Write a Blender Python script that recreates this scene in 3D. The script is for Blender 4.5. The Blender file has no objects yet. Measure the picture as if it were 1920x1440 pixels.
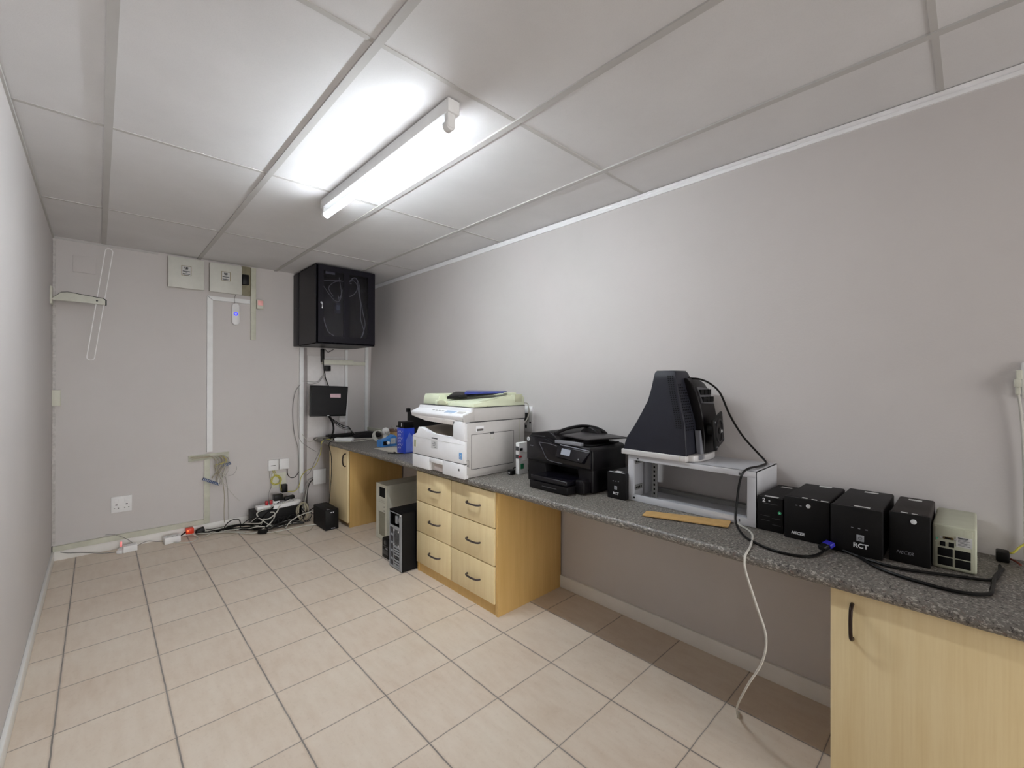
import bpy, bmesh, math, random
from mathutils import Vector, Matrix
random.seed(7)
C = bpy.context.scene.collection
sc = bpy.context.scene

# ------------------------------------------------------------------ camera, world, exposure
cam_d = bpy.data.cameras.new('camera'); cam = bpy.data.objects.new('camera', cam_d); C.objects.link(cam)
sc.camera = cam
cam_d.sensor_fit = 'HORIZONTAL'; cam_d.sensor_width = 36.0
cam_d.lens = 819.732 / 1920 * 36.0
cam_d.shift_x = -3.97 / 1920; cam_d.shift_y = -7.76 / 1920
cam_d.clip_start = 0.02
RIGHT, FWD, UP = [Vector(v) for v in ((0.724898,-0.688855,0.001381),(0.688854,0.724899,0.001443),(-0.001995,-0.000095,0.999998))]
cam.matrix_world = Matrix(((RIGHT.x, UP.x, -FWD.x, 0), (RIGHT.y, UP.y, -FWD.y, 0), (RIGHT.z, UP.z, -FWD.z, 1.3139), (0, 0, 0, 1)))
w = bpy.data.worlds.new('world'); sc.world = w; w.use_nodes = True
w.node_tree.nodes['Background'].inputs[0].default_value = (0.01, 0.01, 0.01, 1)
sc.view_settings.view_transform = 'Standard'; sc.view_settings.look = 'None'
sc.view_settings.gamma = 1; sc.view_settings.use_curve_mapping = False
sc.view_settings.exposure = 0.12
TUBE_STRENGTH = 145.0        # the fluorescent tube is the only lamp of the room
TUBE_COLOR = (0.88, 0.945, 1.0)
FILL = bpy.data.lights.new('rear_fill_light', 'AREA'); FILL.shape = 'RECTANGLE'; FILL.size = 2.4; FILL.size_y = 2.2
FILL.energy = 195.0; FILL.color = (1.0, .985, .965)
fill_obj = bpy.data.objects.new('rear_fill_light', FILL); C.objects.link(fill_obj); fill_obj.location = (.75, -5.2, 1.15); fill_obj.rotation_euler = (math.pi / 2, 0, 0)   # added fill light, shining in through the rear opening behind the camera

# ------------------------------------------------------------------ materials
def lin(c):
    return tuple(((v / 255) / 12.92 if v / 255 <= 0.04045 else ((v / 255 + 0.055) / 1.055) ** 2.4) for v in c)
class NT:
    def __init__(s, name):
        s.m = bpy.data.materials.new(name); s.m.use_nodes = True; s.t = s.m.node_tree; s.n = s.t.nodes
        s.b = s.n['Principled BSDF']; s.out = s.n['Material Output']
    def node(s, typ, **k):
        n = s.n.new(typ)
        for a, v in k.items(): setattr(n, a, v)
        return n
    def link(s, a, b): s.t.links.new(a, b)
    def pos(s): return s.node('ShaderNodeNewGeometry').outputs['Position']
    def mapped(s, vec, sc):
        n = s.node('ShaderNodeMapping'); n.inputs['Scale'].default_value = sc; s.link(vec, n.inputs['Vector']); return n.outputs[0]
    def noise(s, vec, scale, detail=3, rough=.5):
        n = s.node('ShaderNodeTexNoise'); n.inputs['Scale'].default_value = scale; n.inputs['Detail'].default_value = detail
        n.inputs['Roughness'].default_value = rough; s.link(vec, n.inputs['Vector']); return n.outputs['Fac']
    def math(s, op, a, b=None, c=None):
        n = s.node('ShaderNodeMath', operation=op)
        for i, v in enumerate((a, b, c)):
            if v is None: continue
            if isinstance(v, (int, float)): n.inputs[i].default_value = v
            else: s.link(v, n.inputs[i])
        return n.outputs[0]
    def ramp(s, fac, stops):
        n = s.node('ShaderNodeValToRGB'); r = n.color_ramp
        while len(r.elements) < len(stops): r.elements.new(0.5)
        for e, (p, c) in zip(r.elements, stops): e.position = p; e.color = (*c, 1)
        s.link(fac, n.inputs[0]); return n.outputs[0]
    def mix(s, fac, a, b, blend='MIX'):
        n = s.node('ShaderNodeMix', data_type='RGBA', blend_type=blend)
        if isinstance(fac, (int, float)): n.inputs[0].default_value = fac
        else: s.link(fac, n.inputs[0])
        for i, v in ((6, a), (7, b)):
            if isinstance(v, tuple): n.inputs[i].default_value = (*v, 1)
            else: s.link(v, n.inputs[i])
        return n.outputs[2]
    def bump(s, h, strength, dist=.001):
        n = s.node('ShaderNodeBump'); n.inputs['Strength'].default_value = strength; n.inputs['Distance'].default_value = dist
        s.link(h, n.inputs['Height']); s.link(n.outputs[0], s.b.inputs['Normal'])
    def col(s, c): s.link(c, s.b.inputs['Base Color'])
MC = {}
def mat(name, rgb, rough=.5, metal=0., var=.06, scale=25, bump=0., bscale=300, emit=None, estr=0, alpha=None):
    if name in MC: return MC[name]
    m = NT(name); c = lin(rgb)
    f = m.noise(m.pos(), scale, 4)
    lo = tuple(v * (1 - var) for v in c); hi = tuple(min(1, v * (1 + var)) for v in c)
    m.col(m.ramp(f, [(.3, lo), (.7, hi)]))
    m.b.inputs['Roughness'].default_value = rough; m.b.inputs['Metallic'].default_value = metal
    if max(rgb) < 60 and rough > .3: m.b.inputs['Specular IOR Level'].default_value = .28     # matt dark plastics
    if bump: m.bump(m.noise(m.pos(), bscale, 2), bump)
    if emit: m.b.inputs['Emission Color'].default_value = (*lin(emit), 1); m.b.inputs['Emission Strength'].default_value = estr
    MC[name] = m.m; return m.m
def wall_paint(name, rgb):
    m = NT(name); c = lin(rgb); p = m.pos()
    f = m.noise(p, 1.6, 4, .6); g = m.noise(p, 9, 5, .6)
    a = m.ramp(f, [(.3, tuple(v * .975 for v in c)), (.7, tuple(v * 1.02 for v in c))])
    b = m.ramp(g, [(.30, (.90, .89, .88)), (.45, (1, 1, 1))])
    m.col(m.mix(.12, a, b, 'MULTIPLY')); m.b.inputs['Roughness'].default_value = .62
    m.bump(m.noise(p, 140, 4, .6), .35, .0012); return m.m
def floor_tiles():
    m = NT('floor_tiles'); p = m.pos(); S = .33
    sep = m.node('ShaderNodeSeparateXYZ'); m.link(p, sep.inputs[0])
    wob = m.math('MULTIPLY', m.math('SUBTRACT', m.noise(p, 14, 2), .5), .004)
    u = m.math('DIVIDE', m.math('ADD', m.math('ADD', sep.outputs[0], wob), .4499), S)
    v = m.math('DIVIDE', m.math('ADD', m.math('SUBTRACT', sep.outputs[1], 2.678), wob), S)
    fu = m.math('FRACT', u); fv = m.math('FRACT', v)
    du = m.math('MINIMUM', fu, m.math('SUBTRACT', 1, fu)); dv = m.math('MINIMUM', fv, m.math('SUBTRACT', 1, fv))
    gu = m.math('LESS_THAN', du, .0078); gv = m.math('LESS_THAN', dv, .0050)
    comb = m.node('ShaderNodeCombineXYZ'); m.link(m.math('FLOOR', u), comb.inputs[0]); m.link(m.math('FLOOR', v), comb.inputs[1])
    wn = m.node('ShaderNodeTexWhiteNoise', noise_dimensions='3D'); m.link(comb.outputs[0], wn.inputs['Vector'])
    big = m.noise(p, 3.2, 5, .62); streak = m.noise(m.mapped(p, (9, 2.2, 1)), 3, 4, .6); fine = m.noise(p, 60, 4, .7)
    c = m.ramp(big, [(.28, lin((212, 194, 175))), (.5, lin((224, 209, 192))), (.72, lin((231, 220, 205)))])
    c = m.mix(.30, c, m.ramp(streak, [(.3, lin((204, 182, 160))), (.6, lin((232, 220, 205)))]))
    c = m.mix(.25, c, m.ramp(wn.outputs[0], [(0, lin((216, 197, 178))), (1, lin((232, 218, 200)))]))
    c = m.mix(.5, c, m.ramp(fine, [(.30, (.86, .84, .82)), (.45, (1, 1, 1))]), 'MULTIPLY')
    dirt = m.noise(m.mapped(p, (1, 1, 1)), 11, 6, .75)
    c = m.mix(m.ramp(dirt, [(.70, (0, 0, 0)), (.78, (.55, .55, .55))]), c, lin((150, 112, 84)))
    gc = m.ramp(m.noise(p, 5, 3), [(.3, lin((128, 121, 116))), (.7, lin((160, 152, 145)))])
    edge = m.math('MAXIMUM', m.ramp(du, [(.008, (.35, .35, .35)), (.03, (0, 0, 0))]), m.ramp(dv, [(.005, (.3, .3, .3)), (.022, (0, 0, 0))]))
    c = m.mix(edge, c, lin((168, 146, 124)))
    g = m.math('MAXIMUM', gu, gv)
    m.col(m.mix(g, c, gc))
    m.link(m.ramp(g, [(0, (.42,) * 3), (1, (.85,) * 3)]), m.b.inputs['Roughness'])
    h = m.math('SUBTRACT', m.math('MULTIPLY', m.noise(p, 25, 3), .15), g); m.bump(h, .35, .0015)
    return m.m
def laminate():
    m = NT('speckled_laminate'); p = m.pos()
    base = m.ramp(m.noise(p, 6, 4, .6), [(.3, lin((96, 92, 87))), (.7, lin((116, 112, 106)))])
    a = m.noise(m.mapped(p, (1, .6, 1)), 170, 3, .7); b = m.noise(m.mapped(p, (.6, 1, 1)), 120, 4, .75)
    c = m.mix(m.ramp(a, [(.52, (0, 0, 0)), (.62, (.85, .85, .85))]), base, lin((180, 175, 166)))
    c = m.mix(m.ramp(b, [(.36, (.9, .9, .9)), (.46, (0, 0, 0))]), c, lin((38, 33, 33)))
    br = m.noise(p, 70, 3, .6)
    c = m.mix(m.ramp(br, [(.60, (0, 0, 0)), (.68, (.6, .6, .6))]), c, lin((112, 92, 84)))
    m.col(c); m.b.inputs['Roughness'].default_value = .42; m.bump(a, .08); return m.m
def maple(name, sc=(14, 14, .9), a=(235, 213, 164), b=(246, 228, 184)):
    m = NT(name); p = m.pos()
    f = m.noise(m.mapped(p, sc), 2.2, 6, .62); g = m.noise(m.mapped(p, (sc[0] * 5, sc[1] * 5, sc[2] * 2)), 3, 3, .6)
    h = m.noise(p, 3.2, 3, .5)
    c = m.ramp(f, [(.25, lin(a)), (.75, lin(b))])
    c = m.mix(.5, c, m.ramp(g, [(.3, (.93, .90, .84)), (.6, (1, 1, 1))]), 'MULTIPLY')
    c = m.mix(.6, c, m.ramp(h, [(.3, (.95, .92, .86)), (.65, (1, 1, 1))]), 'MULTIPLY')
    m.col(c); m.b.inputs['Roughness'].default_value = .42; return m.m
def ceiling_mat():
    m = NT('ceiling_panel'); p = m.pos()
    f = m.noise(p, 2.5, 4, .6); g = m.noise(p, 260, 2, .7)
    c = m.ramp(f, [(.3, lin((222, 221, 222))), (.7, lin((230, 229, 230)))])
    c = m.mix(.4, c, m.ramp(g, [(.35, (.93, .93, .93)), (.5, (1, 1, 1))]), 'MULTIPLY')
    m.col(c); m.b.inputs['Roughness'].default_value = .7; m.bump(g, .25, .0008); return m.m
def glass_mat():
    m = NT('smoked_glass')
    tr = m.node('ShaderNodeBsdfTransparent'); tr.inputs[0].default_value = (.62, .62, .68, 1)
    gl = m.node('ShaderNodeBsdfGlossy'); gl.inputs['Roughness'].default_value = .05
    fr = m.node('ShaderNodeFresnel'); fr.inputs[0].default_value = 1.45
    mx = m.node('ShaderNodeMixShader'); m.link(fr.outputs[0], mx.inputs[0]); m.link(tr.outputs[0], mx.inputs[1]); m.link(gl.outputs[0], mx.inputs[2])
    m.link(mx.outputs[0], m.out.inputs[0]); return m.m
PAINT = wall_paint('wall_paint', (207, 202, 200)); TILES = floor_tiles(); LAM = laminate(); CEIL = ceiling_mat(); GLASS = glass_mat()
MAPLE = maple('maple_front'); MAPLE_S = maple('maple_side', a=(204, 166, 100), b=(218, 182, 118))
SKIRT = mat('skirting_paint', (240, 238, 234), .45, var=.03, scale=8)
TEE = mat('ceiling_tee', (196, 194, 192), .5, var=.03, scale=8)
CORN = mat('cornice_paint', (244, 244, 246), .45, var=.03)
WHITE = mat('white_plastic', (238, 238, 238), .4, var=.02); TRUNKM = mat('white_trunking', (234, 235, 235), .45, var=.04, scale=12)
CREAM = mat('aged_trunking', (202, 202, 186), .5, var=.08, scale=18); CREAM2 = mat('cream_plastic', (216, 216, 202), .5, var=.04)
BLACK = mat('black_plastic', (9, 9, 10), .45, var=.12); MATTE = mat('black_rubber', (7, 7, 8), .6, var=.1)
UPSB = mat('textured_black_case', (9, 8, 9), .55, var=.15, bump=.25, bscale=600)
UPST = mat('dusty_black_case', (24, 22, 24), .62, var=.25, scale=14, bump=.2, bscale=600)
DARK = mat('dark_recess', (3, 3, 4), .8, var=.1)  # near black put in for shade inside holes and slots; black fittings too
STICK = mat('sticker_paper', (206, 206, 204), .6, var=.03); INK = mat('printed_ink', (60, 62, 66), .6, var=.1)
LOGO = mat('logo_white', (214, 216, 218), .5, var=.02)
CABB = mat('cabinet_black_steel', (11, 7, 20), .42, .1, var=.1); CABI = mat('cabinet_interior', (5, 5, 9), .6, var=.2)
CHROME = mat('chrome', (200, 202, 206), .2, .95, var=.02); STEEL = mat('galvanised_steel', (172, 178, 186), .38, .55, var=.08, scale=30)
HAND = mat('pewter_handle', (84, 76, 76), .35, .7, var=.06); HANDB = mat('bronze_handle', (54, 44, 40), .35, .6, var=.06)
COPW = mat('copier_white', (236, 236, 238), .42, var=.015); COPG = mat('copier_grey', (196, 193, 190), .45, var=.02)
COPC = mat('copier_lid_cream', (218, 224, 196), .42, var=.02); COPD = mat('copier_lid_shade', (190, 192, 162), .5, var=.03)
COPT = mat('copier_tray_beige', (190, 180, 164), .5, var=.03); SEAM = mat('panel_seam', (70, 70, 72), .7, var=.05)
HPB = mat('printer_black', (14, 12, 15), .42, var=.12, scale=8); HPG = mat('printer_gloss', (12, 11, 18), .22, var=.05)
CRTB = mat('crt_body', (36, 37, 46), .42, var=.08, bump=.3, bscale=700); CRTG = mat('crt_bezel', (206, 204, 204), .4, .1, var=.02)
RACK = mat('rack_grey_steel', (200, 201, 206), .45, .05, var=.03, scale=12); RACKI = mat('rack_inner_steel', (140, 140, 138), .5, .1, var=.05)
PC = mat('pc_beige', (214, 213, 198), .5, var=.03); PCG = mat('pc_grille', (160, 158, 140), .6, var=.05)
CARD = mat('cardboard', (200, 162, 104), .8, var=.08, scale=40); PAPER = mat('paper', (205, 198, 184), .7, var=.03)
BLUE = mat('blue_carton', (44, 74, 200), .35, var=.10, scale=12); CYAN = mat('blue_card', (70, 140, 214), .45, var=.05)
RED = mat('red_plastic', (178, 30, 40), .35, var=.05); GREEN = mat('green_switch', (20, 110, 70), .35, var=.05)
YEL = mat('yellow_cable', (204, 196, 84), .5, var=.05); WCAB = mat('white_cable', (200, 198, 190), .5, var=.05)
GCAB = mat('grey_cable', (142, 140, 138), .5, var=.05); BCAB = mat('black_cable', (7, 6, 6), .45, var=.1)
TAN = mat('tan_cable', (176, 168, 146), .55, var=.08); KRONE = mat('krone_blue', (36, 66, 112), .45, var=.15)
VGA = mat('vga_blue', (44, 40, 170), .4, var=.04); LCD = mat('screen_black', (3, 3, 6), .3, var=.05)
GLED = mat('green_dot', (60, 190, 130), .4, var=.04); SILV = mat('silver_trim', (150, 152, 160), .3, .5, var=.04)

# ------------------------------------------------------------------ geometry helpers
def tag(o, label=None, cat=None, group=None, kind=None):
    if label: o['label'] = label
    if cat: o['category'] = cat
    if group: o['group'] = group
    if kind: o['kind'] = kind
    return o
def thing(name, label, cat, loc, group=None, rotz=0.):
    o = bpy.data.objects.new(name, None); C.objects.link(o); o.location = loc; o.rotation_euler = (0, 0, rotz)
    o.empty_display_size = .05
    return tag(o, label, cat, group)
def smooth(pts, n=5, closed=False):
    P = [Vector(p) for p in pts]
    if len(P) < 3 or n < 2: return P
    out = []; N = len(P)
    rng = range(N) if closed else range(N - 1)
    for i in rng:
        if closed: a, b, c, d = P[i - 1], P[i], P[(i + 1) % N], P[(i + 2) % N]
        else: a, b, c, d = P[max(i - 1, 0)], P[i], P[i + 1], P[min(i + 2, N - 1)]
        for k in range(n):
            t = k / n
            out.append(.5 * ((2 * b) + (c - a) * t + (2 * a - 5 * b + 4 * c - d) * t * t + (3 * b - a - 3 * c + d) * t ** 3))
    if not closed: out.append(P[-1])
    return out
class G:
    def __init__(s): s.bm = bmesh.new()
    def _add(s, t, bev=0., seg=2, mtx=None):
        if bev: bmesh.ops.bevel(t, geom=list(t.edges), offset=bev, segments=seg, profile=.5, affect='EDGES', clamp_overlap=True)
        if mtx is not None: bmesh.ops.transform(t, matrix=mtx, verts=t.verts)
        bmesh.ops.recalc_face_normals(t, faces=t.faces)
        me = bpy.data.meshes.new('t'); t.to_mesh(me); t.free(); s.bm.from_mesh(me); bpy.data.meshes.remove(me); return s
    def box(s, x0, x1, y0, y1, z0, z1, bev=0., seg=2, mtx=None):
        t = bmesh.new(); v = [t.verts.new((x, y, z)) for x in (x0, x1) for y in (y0, y1) for z in (z0, z1)]
        for f in ((0, 1, 3, 2), (4, 6, 7, 5), (0, 4, 5, 1), (2, 3, 7, 6), (0, 2, 6, 4), (1, 5, 7, 3)): t.faces.new([v[i] for i in f])
        return s._add(t, bev, seg, mtx)
    def hexa(s, v8, bev=0., seg=2):    # bottom 4 then top 4, same order
        t = bmesh.new(); v = [t.verts.new(p) for p in v8]
        for f in ((3, 2, 1, 0), (4, 5, 6, 7), (0, 1, 5, 4), (1, 2, 6, 5), (2, 3, 7, 6), (3, 0, 4, 7)): t.faces.new([v[i] for i in f])
        return s._add(t, bev, seg)
    def prism(s, pts, ax, a0, a1, bev=0., seg=2, mtx=None):
        # pts in the two other axes: X->(y,z) Y->(x,z) Z->(x,y)
        def P(p, a): return {'X': (a, p[0], p[1]), 'Y': (p[0], a, p[1]), 'Z': (p[0], p[1], a)}[ax]
        t = bmesh.new(); A = [t.verts.new(P(p, a0)) for p in pts]; B = [t.verts.new(P(p, a1)) for p in pts]
        n = len(pts); t.faces.new(A); t.faces.new(B[::-1])
        for i in range(n): t.faces.new((A[i], A[(i + 1) % n], B[(i + 1) % n], B[i]))
        return s._add(t, bev, seg, mtx)
    def loft(s, rings):
        t = bmesh.new(); R = [[t.verts.new(p) for p in r] for r in rings]; n = len(R[0])
        for a, b in zip(R, R[1:]):
            for i in range(n): t.faces.new((a[i], a[(i + 1) % n], b[(i + 1) % n], b[i]))
        t.faces.new(R[0][::-1]); t.faces.new(R[-1]); return s._add(t)
    def cyl(s, c, r, h, ax='Z', n=20, r2=None, bev=0.):
        t = bmesh.new(); bmesh.ops.create_cone(t, cap_ends=True, segments=n, radius1=r, radius2=r if r2 is None else r2, depth=h)
        R = {'Z': Matrix(), 'X': Matrix.Rotation(math.pi / 2, 4, 'Y'), 'Y': Matrix.Rotation(-math.pi / 2, 4, 'X')}[ax]
        return s._add(t, bev, 2, Matrix.Translation(c) @ R)
    def tube(s, pts, r, n=8, sm=5, closed=False):
        P = smooth(pts, sm, closed); t = bmesh.new(); rings = []; nrm = None; N = len(P)
        for i, p in enumerate(P):
            d = (P[(i + 1) % N] - P[i - 1]) if closed else (P[min(i + 1, N - 1)] - P[max(i - 1, 0)])
            if d.length < 1e-7: d = Vector((0, 0, 1))
            d.normalize()
            if nrm is None: nrm = d.orthogonal()
            nrm = (nrm - d * nrm.dot(d)); nrm = nrm.normalized() if nrm.length > 1e-5 else d.orthogonal().normalized()
            b = d.cross(nrm)
            rings.append([t.verts.new(p + (nrm * math.cos(a) + b * math.sin(a)) * r) for a in [2 * math.pi * k / n for k in range(n)]])
        m = N if closed else N - 1
        for i in range(m):
            a, b = rings[i], rings[(i + 1) % N]
            for k in range(n): t.faces.new((a[k], a[(k + 1) % n], b[(k + 1) % n], b[k]))
        if not closed: t.faces.new(rings[0][::-1]); t.faces.new(rings[-1])
        return s._add(t)
    def xf(s, mtx): bmesh.ops.transform(s.bm, matrix=mtx, verts=s.bm.verts); return s
    def make(s, name, m, parent=None, local=False, ang=38):
        me = bpy.data.meshes.new(name)
        if parent is not None and not local:
            r = parent
            while r.parent: r = r.parent
            bmesh.ops.translate(s.bm, vec=-Vector(r.location), verts=s.bm.verts)
        for f in s.bm.faces: f.smooth = True
        s.bm.normal_update()
        for e in s.bm.edges:
            e.smooth = len(e.link_faces) == 2 and e.calc_face_angle(0) < math.radians(ang)
        s.bm.to_mesh(me); s.bm.free(); me.materials.append(m)
        o = bpy.data.objects.new(name, me); C.objects.link(o)
        if parent is not None: o.parent = parent
        return o
def struct(name, g, m):
    return tag(g.make(name, m), kind='structure')
def text(txt, size, name, m, parent, org, xd, yd, align='CENTER', thick=.0004, shear=0., bold=0.):
    cu = bpy.data.curves.new('t', 'FONT'); cu.body = txt; cu.size = size; cu.align_x = align; cu.align_y = 'CENTER'; cu.extrude = thick; cu.shear = shear; cu.offset = bold
    cu.resolution_u = 3
    o = bpy.data.objects.new('t', cu); C.objects.link(o); bpy.context.view_layer.update()
    dg = bpy.context.evaluated_depsgraph_get(); me = bpy.data.meshes.new_from_object(o.evaluated_get(dg)); bpy.data.objects.remove(o)
    xd = Vector(xd).normalized(); yd = Vector(yd).normalized(); zd = xd.cross(yd)
    mt = Matrix(((xd.x, yd.x, zd.x, org[0]), (xd.y, yd.y, zd.y, org[1]), (xd.z, yd.z, zd.z, org[2]), (0, 0, 0, 1)))
    g = G(); g.bm.from_mesh(me); bpy.data.meshes.remove(me); g.xf(mt)
    return g.make(name, m, parent)
# directions of lettering on faces that look toward -x, -y and up (read from the room)
XF = ((0, -1, 0), (0, 0, 1)); YF = ((1, 0, 0), (0, 0, 1))

# ------------------------------------------------------------------ the room
XL, YB, YR, ZC = -.245, 4.60, -2.6, 2.355
def XR(z): return 2.145 + .025 * z
struct('floor', G().box(XL - .1, 2.35, YR - .1, YB + .1, -.1, 0), TILES)
struct('wall_left', G().box(XL - .1, XL, YR - .1, YB + .1, 0, ZC + .1), PAINT)
struct('wall_back', G().box(XL, 2.3, YB, YB + .1, 0, ZC + .1), PAINT)
g = G(); g.box(XL, .05, YR - .1, YR, 0, ZC + .1); g.box(1.85, 2.3, YR - .1, YR, 0, ZC + .1); g.box(.05, 1.85, YR - .1, YR, 2.1, ZC + .1)   # unseen doorway-sized opening added to let the fill light in
struct('wall_rear', g, PAINT)
g = G(); g.box(.05, .09, YR - .11, YR + .012, 0, 2.1); g.box(1.81, 1.85, YR - .11, YR + .012, 0, 2.1); g.box(.09, 1.81, YR - .11, YR + .012, 2.06, 2.1)
struct('rear_opening_frame', g, SKIRT)  # unseen frame lining the opening added for the fill light
struct('wall_right', G().prism([(XR(0), 0), (2.33, 0), (2.33, ZC + .1), (XR(ZC + .1), ZC + .1)], 'Y', YR - .1, YB + .1), PAINT)
TX = [.0273 - .5967 * k for k in (0,)] + [.6241, 1.2208, 1.8176]
TY = [-2.2973, -1.1077, .0818, 1.2714, 2.461, 3.6507]
g = G(); g.box(XL, 2.3, YR, YB, ZC + .012, ZC + .06); struct('ceiling', g, CEIL)
xs = [XL] + TX + [2.26]; ys = [YR] + TY[1:] + [YB]
g = G()
for a, b in zip(xs, xs[1:]):
    for c, d in zip(ys, ys[1:]):
        g.box(a + .001, b - .001, c + .001, d - .001, ZC + .003 + random.uniform(0, .0015), ZC + .0115)
struct('trim_1', g, CEIL)['label'] = 'lay-in ceiling panels'
g = G()
for x in TX: g.box(x - .0135, x + .0135, YR, YB, ZC - .003, ZC + .004)
struct('trim_2', g, TEE)
g = G()
for y in TY[1:]: g.box(XL, XR(ZC), y - .009, y + .009, ZC + .0012, ZC + .006)
struct('trim_3', g, TEE)
g = G(); g.prism([(XR(ZC) - .012, ZC), (XR(ZC), ZC), (XR(ZC - .034), ZC - .034), (XR(ZC - .034) - .010, ZC - .034), (XR(ZC - .02) - .012, ZC - .02), (XR(ZC - .016) - .008, ZC - .018)], 'Y', YR, YB); struct('trim_4', g, CORN)
g = G(); g.box(XL, XL + .008, YR, YB, ZC - .012, ZC); struct('trim_5', g, TEE)
g = G(); g.box(XL, .35, YB - .006, YB, ZC - .014, ZC - .002); struct('trim_6', g, TEE)
struct('baseboard_back', G().box(XL + .001, 1.47, YB - .012, YB, 0, .068, .002), SKIRT)
struct('baseboard_left', G().box(XL, XL + .014, YR, YB - .012, 0, .07, .003), SKIRT)
struct('baseboard_right', G().box(XR(0) - .012, XR(0) + .01, YR, 4.59, 0, .075, .002), SKIRT)
# blanked-off opening, painted over
g = G(); g.box(-.14, -.018, YB - .008, YB + .01, 2.115, 2.24, .0015); struct('trim_7', g, PAINT)

# ------------------------------------------------------------------ lamp
TUBE = NT('glowing_tube'); TUBE.n.remove(TUBE.b)
e = TUBE.node('ShaderNodeEmission'); e.inputs[0].default_value = (*TUBE_COLOR, 1); 
sep_ = TUBE.node('ShaderNodeSeparateXYZ'); TUBE.link(TUBE.node('ShaderNodeNewGeometry').outputs['Normal'], sep_.inputs[0])
mr = TUBE.node('ShaderNodeMapRange'); mr.interpolation_type = 'SMOOTHSTEP'; TUBE.link(sep_.outputs[2], mr.inputs[0])     # glow cut down on the tube's upper side to tame ceiling glare
for i_, v_ in ((1, -.40), (2, .30), (3, TUBE_STRENGTH), (4, TUBE_STRENGTH * .02)): mr.inputs[i_].default_value = v_
TUBE.link(mr.outputs[0], e.inputs[1])
TUBE.link(e.outputs[0], TUBE.out.inputs[0])
T = thing('fluorescent_light', 'lit white fluorescent batten with one bare tube on the ceiling', 'ceiling light', (.95, 1.96, ZC - .003))
G().box(.925, .977, 1.325, 2.60, 2.303, ZC - .002, .003).make('batten', WHITE, T)
G().cyl((.945, 1.96, 2.262), .017, 1.20, 'Y', 20).make('tube', TUBE.m, T)
for y in (1.345, 2.575):
    s = 1 if y < 2 else -1
    g = G(); g.box(.93, .962, y - .012, y + .012, 2.252, 2.304, .003); g.cyl((.945, y + .006 * s, 2.262), .020, .03, 'Y', 20, bev=.002); g.make('lampholder', WHITE, T)
G().cyl((.965, 1.39, 2.288), .010, .045, 'Y', 16, bev=.002).make('starter', WHITE, T)

# ------------------------------------------------------------------ worktop and cupboards
g = G(); r = .016
prof = [(2.150, .697), (1.590, .697)]
for k in range(7):
    a = -math.pi / 2 - k * math.pi / 6
    prof.append((1.590 + .019 * math.cos(a) * .9, .716 + .019 * math.sin(a)))
prof.append((2.160, .735))
g.prism(prof, 'Y', -.62, YB - .003)
tag(g.make('worktop', LAM), 'long grey speckled laminate worktop running along the right wall', 'worktop')
def bow(mid, length, axis, out, m, parent, r=.0055):
    # bow handle on a face looking toward -x; mid on the face
    x, y, z = mid; h = length / 2
    def P(t, o): return (x - o, y + t, z) if axis == 'Y' else (x - o, y, z + t)
    pts = [P(-h, 0), P(-h * .97, out * .45), P(-h * .7, out * .85), P(0, out), P(h * .7, out * .85), P(h * .97, out * .45), P(h, 0)]
    return G().tube(pts, r, 10, 5).make('handle', m, parent)
T = thing('drawer_cabinet', 'maple six-drawer cabinet under the worktop below the copier', 'cabinet', (1.87, 2.238, 0))
g = G()
g.box(1.606, 2.14, 1.817, 1.835, 0, .696); g.box(1.606, 2.14, 2.642, 2.66, 0, .696)
g.box(1.625, 2.14, 1.835, 2.642, .045, .063); g.box(1.625, 2.14, 1.835, 2.642, .676, .694); g.box(2.125, 2.14, 1.835, 2.642, .063, .676)
g.box(1.625, 2.12, 2.240, 2.258, .063, .676)
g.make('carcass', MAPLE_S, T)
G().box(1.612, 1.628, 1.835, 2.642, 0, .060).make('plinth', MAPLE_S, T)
for (y0, y1) in ((1.838, 2.2455), (2.2520, 2.655)):
    for (z0, z1) in ((.066, .2745), (.2805, .4845), (.4905, .689)):
        d = G().box(1.596, 1.6125, y0, y1, z0, z1, .0012).make('drawer', MAPLE, T)
        bow((1.596, (y0 + y1) / 2 - .02 if y0 < 2 else (y0 + y1) / 2 - .025, (z0 + z1) / 2 + .004 if z0 > .4 else (z0 + z1) / 2 - .004), .118, 'Y', .026, HAND, d)
T = thing('corner_cupboard', 'narrow maple cupboard with one door at far end of worktop', 'cabinet', (1.87, 4.04, 0))
g = G()
g.box(1.622, 2.14, 3.83, 3.848, 0, .696); g.box(1.622, 2.14, 4.235, 4.253, 0, .696)
g.box(1.64, 2.13, 3.848, 4.235, .06, .078); g.box(1.622, 2.13, 3.848, 4.235, .678, .696); g.box(2.125, 2.14, 3.848, 4.235, .078, .678)
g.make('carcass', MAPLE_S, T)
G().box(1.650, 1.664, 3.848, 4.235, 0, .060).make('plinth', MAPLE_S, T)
d = G().box(1.603, 1.620, 3.832, 4.251, .045, .690, .0015).make('door', MAPLE, T)
bow((1.603, 3.872, .60), .11, 'Z', .028, HANDB, d)
T = thing('end_cupboard', 'large maple cupboard nearest the camera with black upright handle', 'cabinet', (1.87, -.15, 0))
g = G()
g.box(1.622, 2.14, .284, .302, 0, .696); g.box(1.622, 2.14, -.61, -.592, 0, .696)
g.box(1.64, 2.13, -.592, .284, .06, .078); g.box(1.622, 2.13, -.592, .284, .678, .696); g.box(2.12, 2.135, -.592, .284, .078, .678)
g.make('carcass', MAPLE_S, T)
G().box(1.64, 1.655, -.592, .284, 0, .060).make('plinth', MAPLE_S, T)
d = G().box(1.603, 1.620, -.153, .299, .045, .692, .0015).make('door', MAPLE, T)
bow((1.603, .246, .610), .10, 'Z', .030, HANDB, d, .0050)
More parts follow.
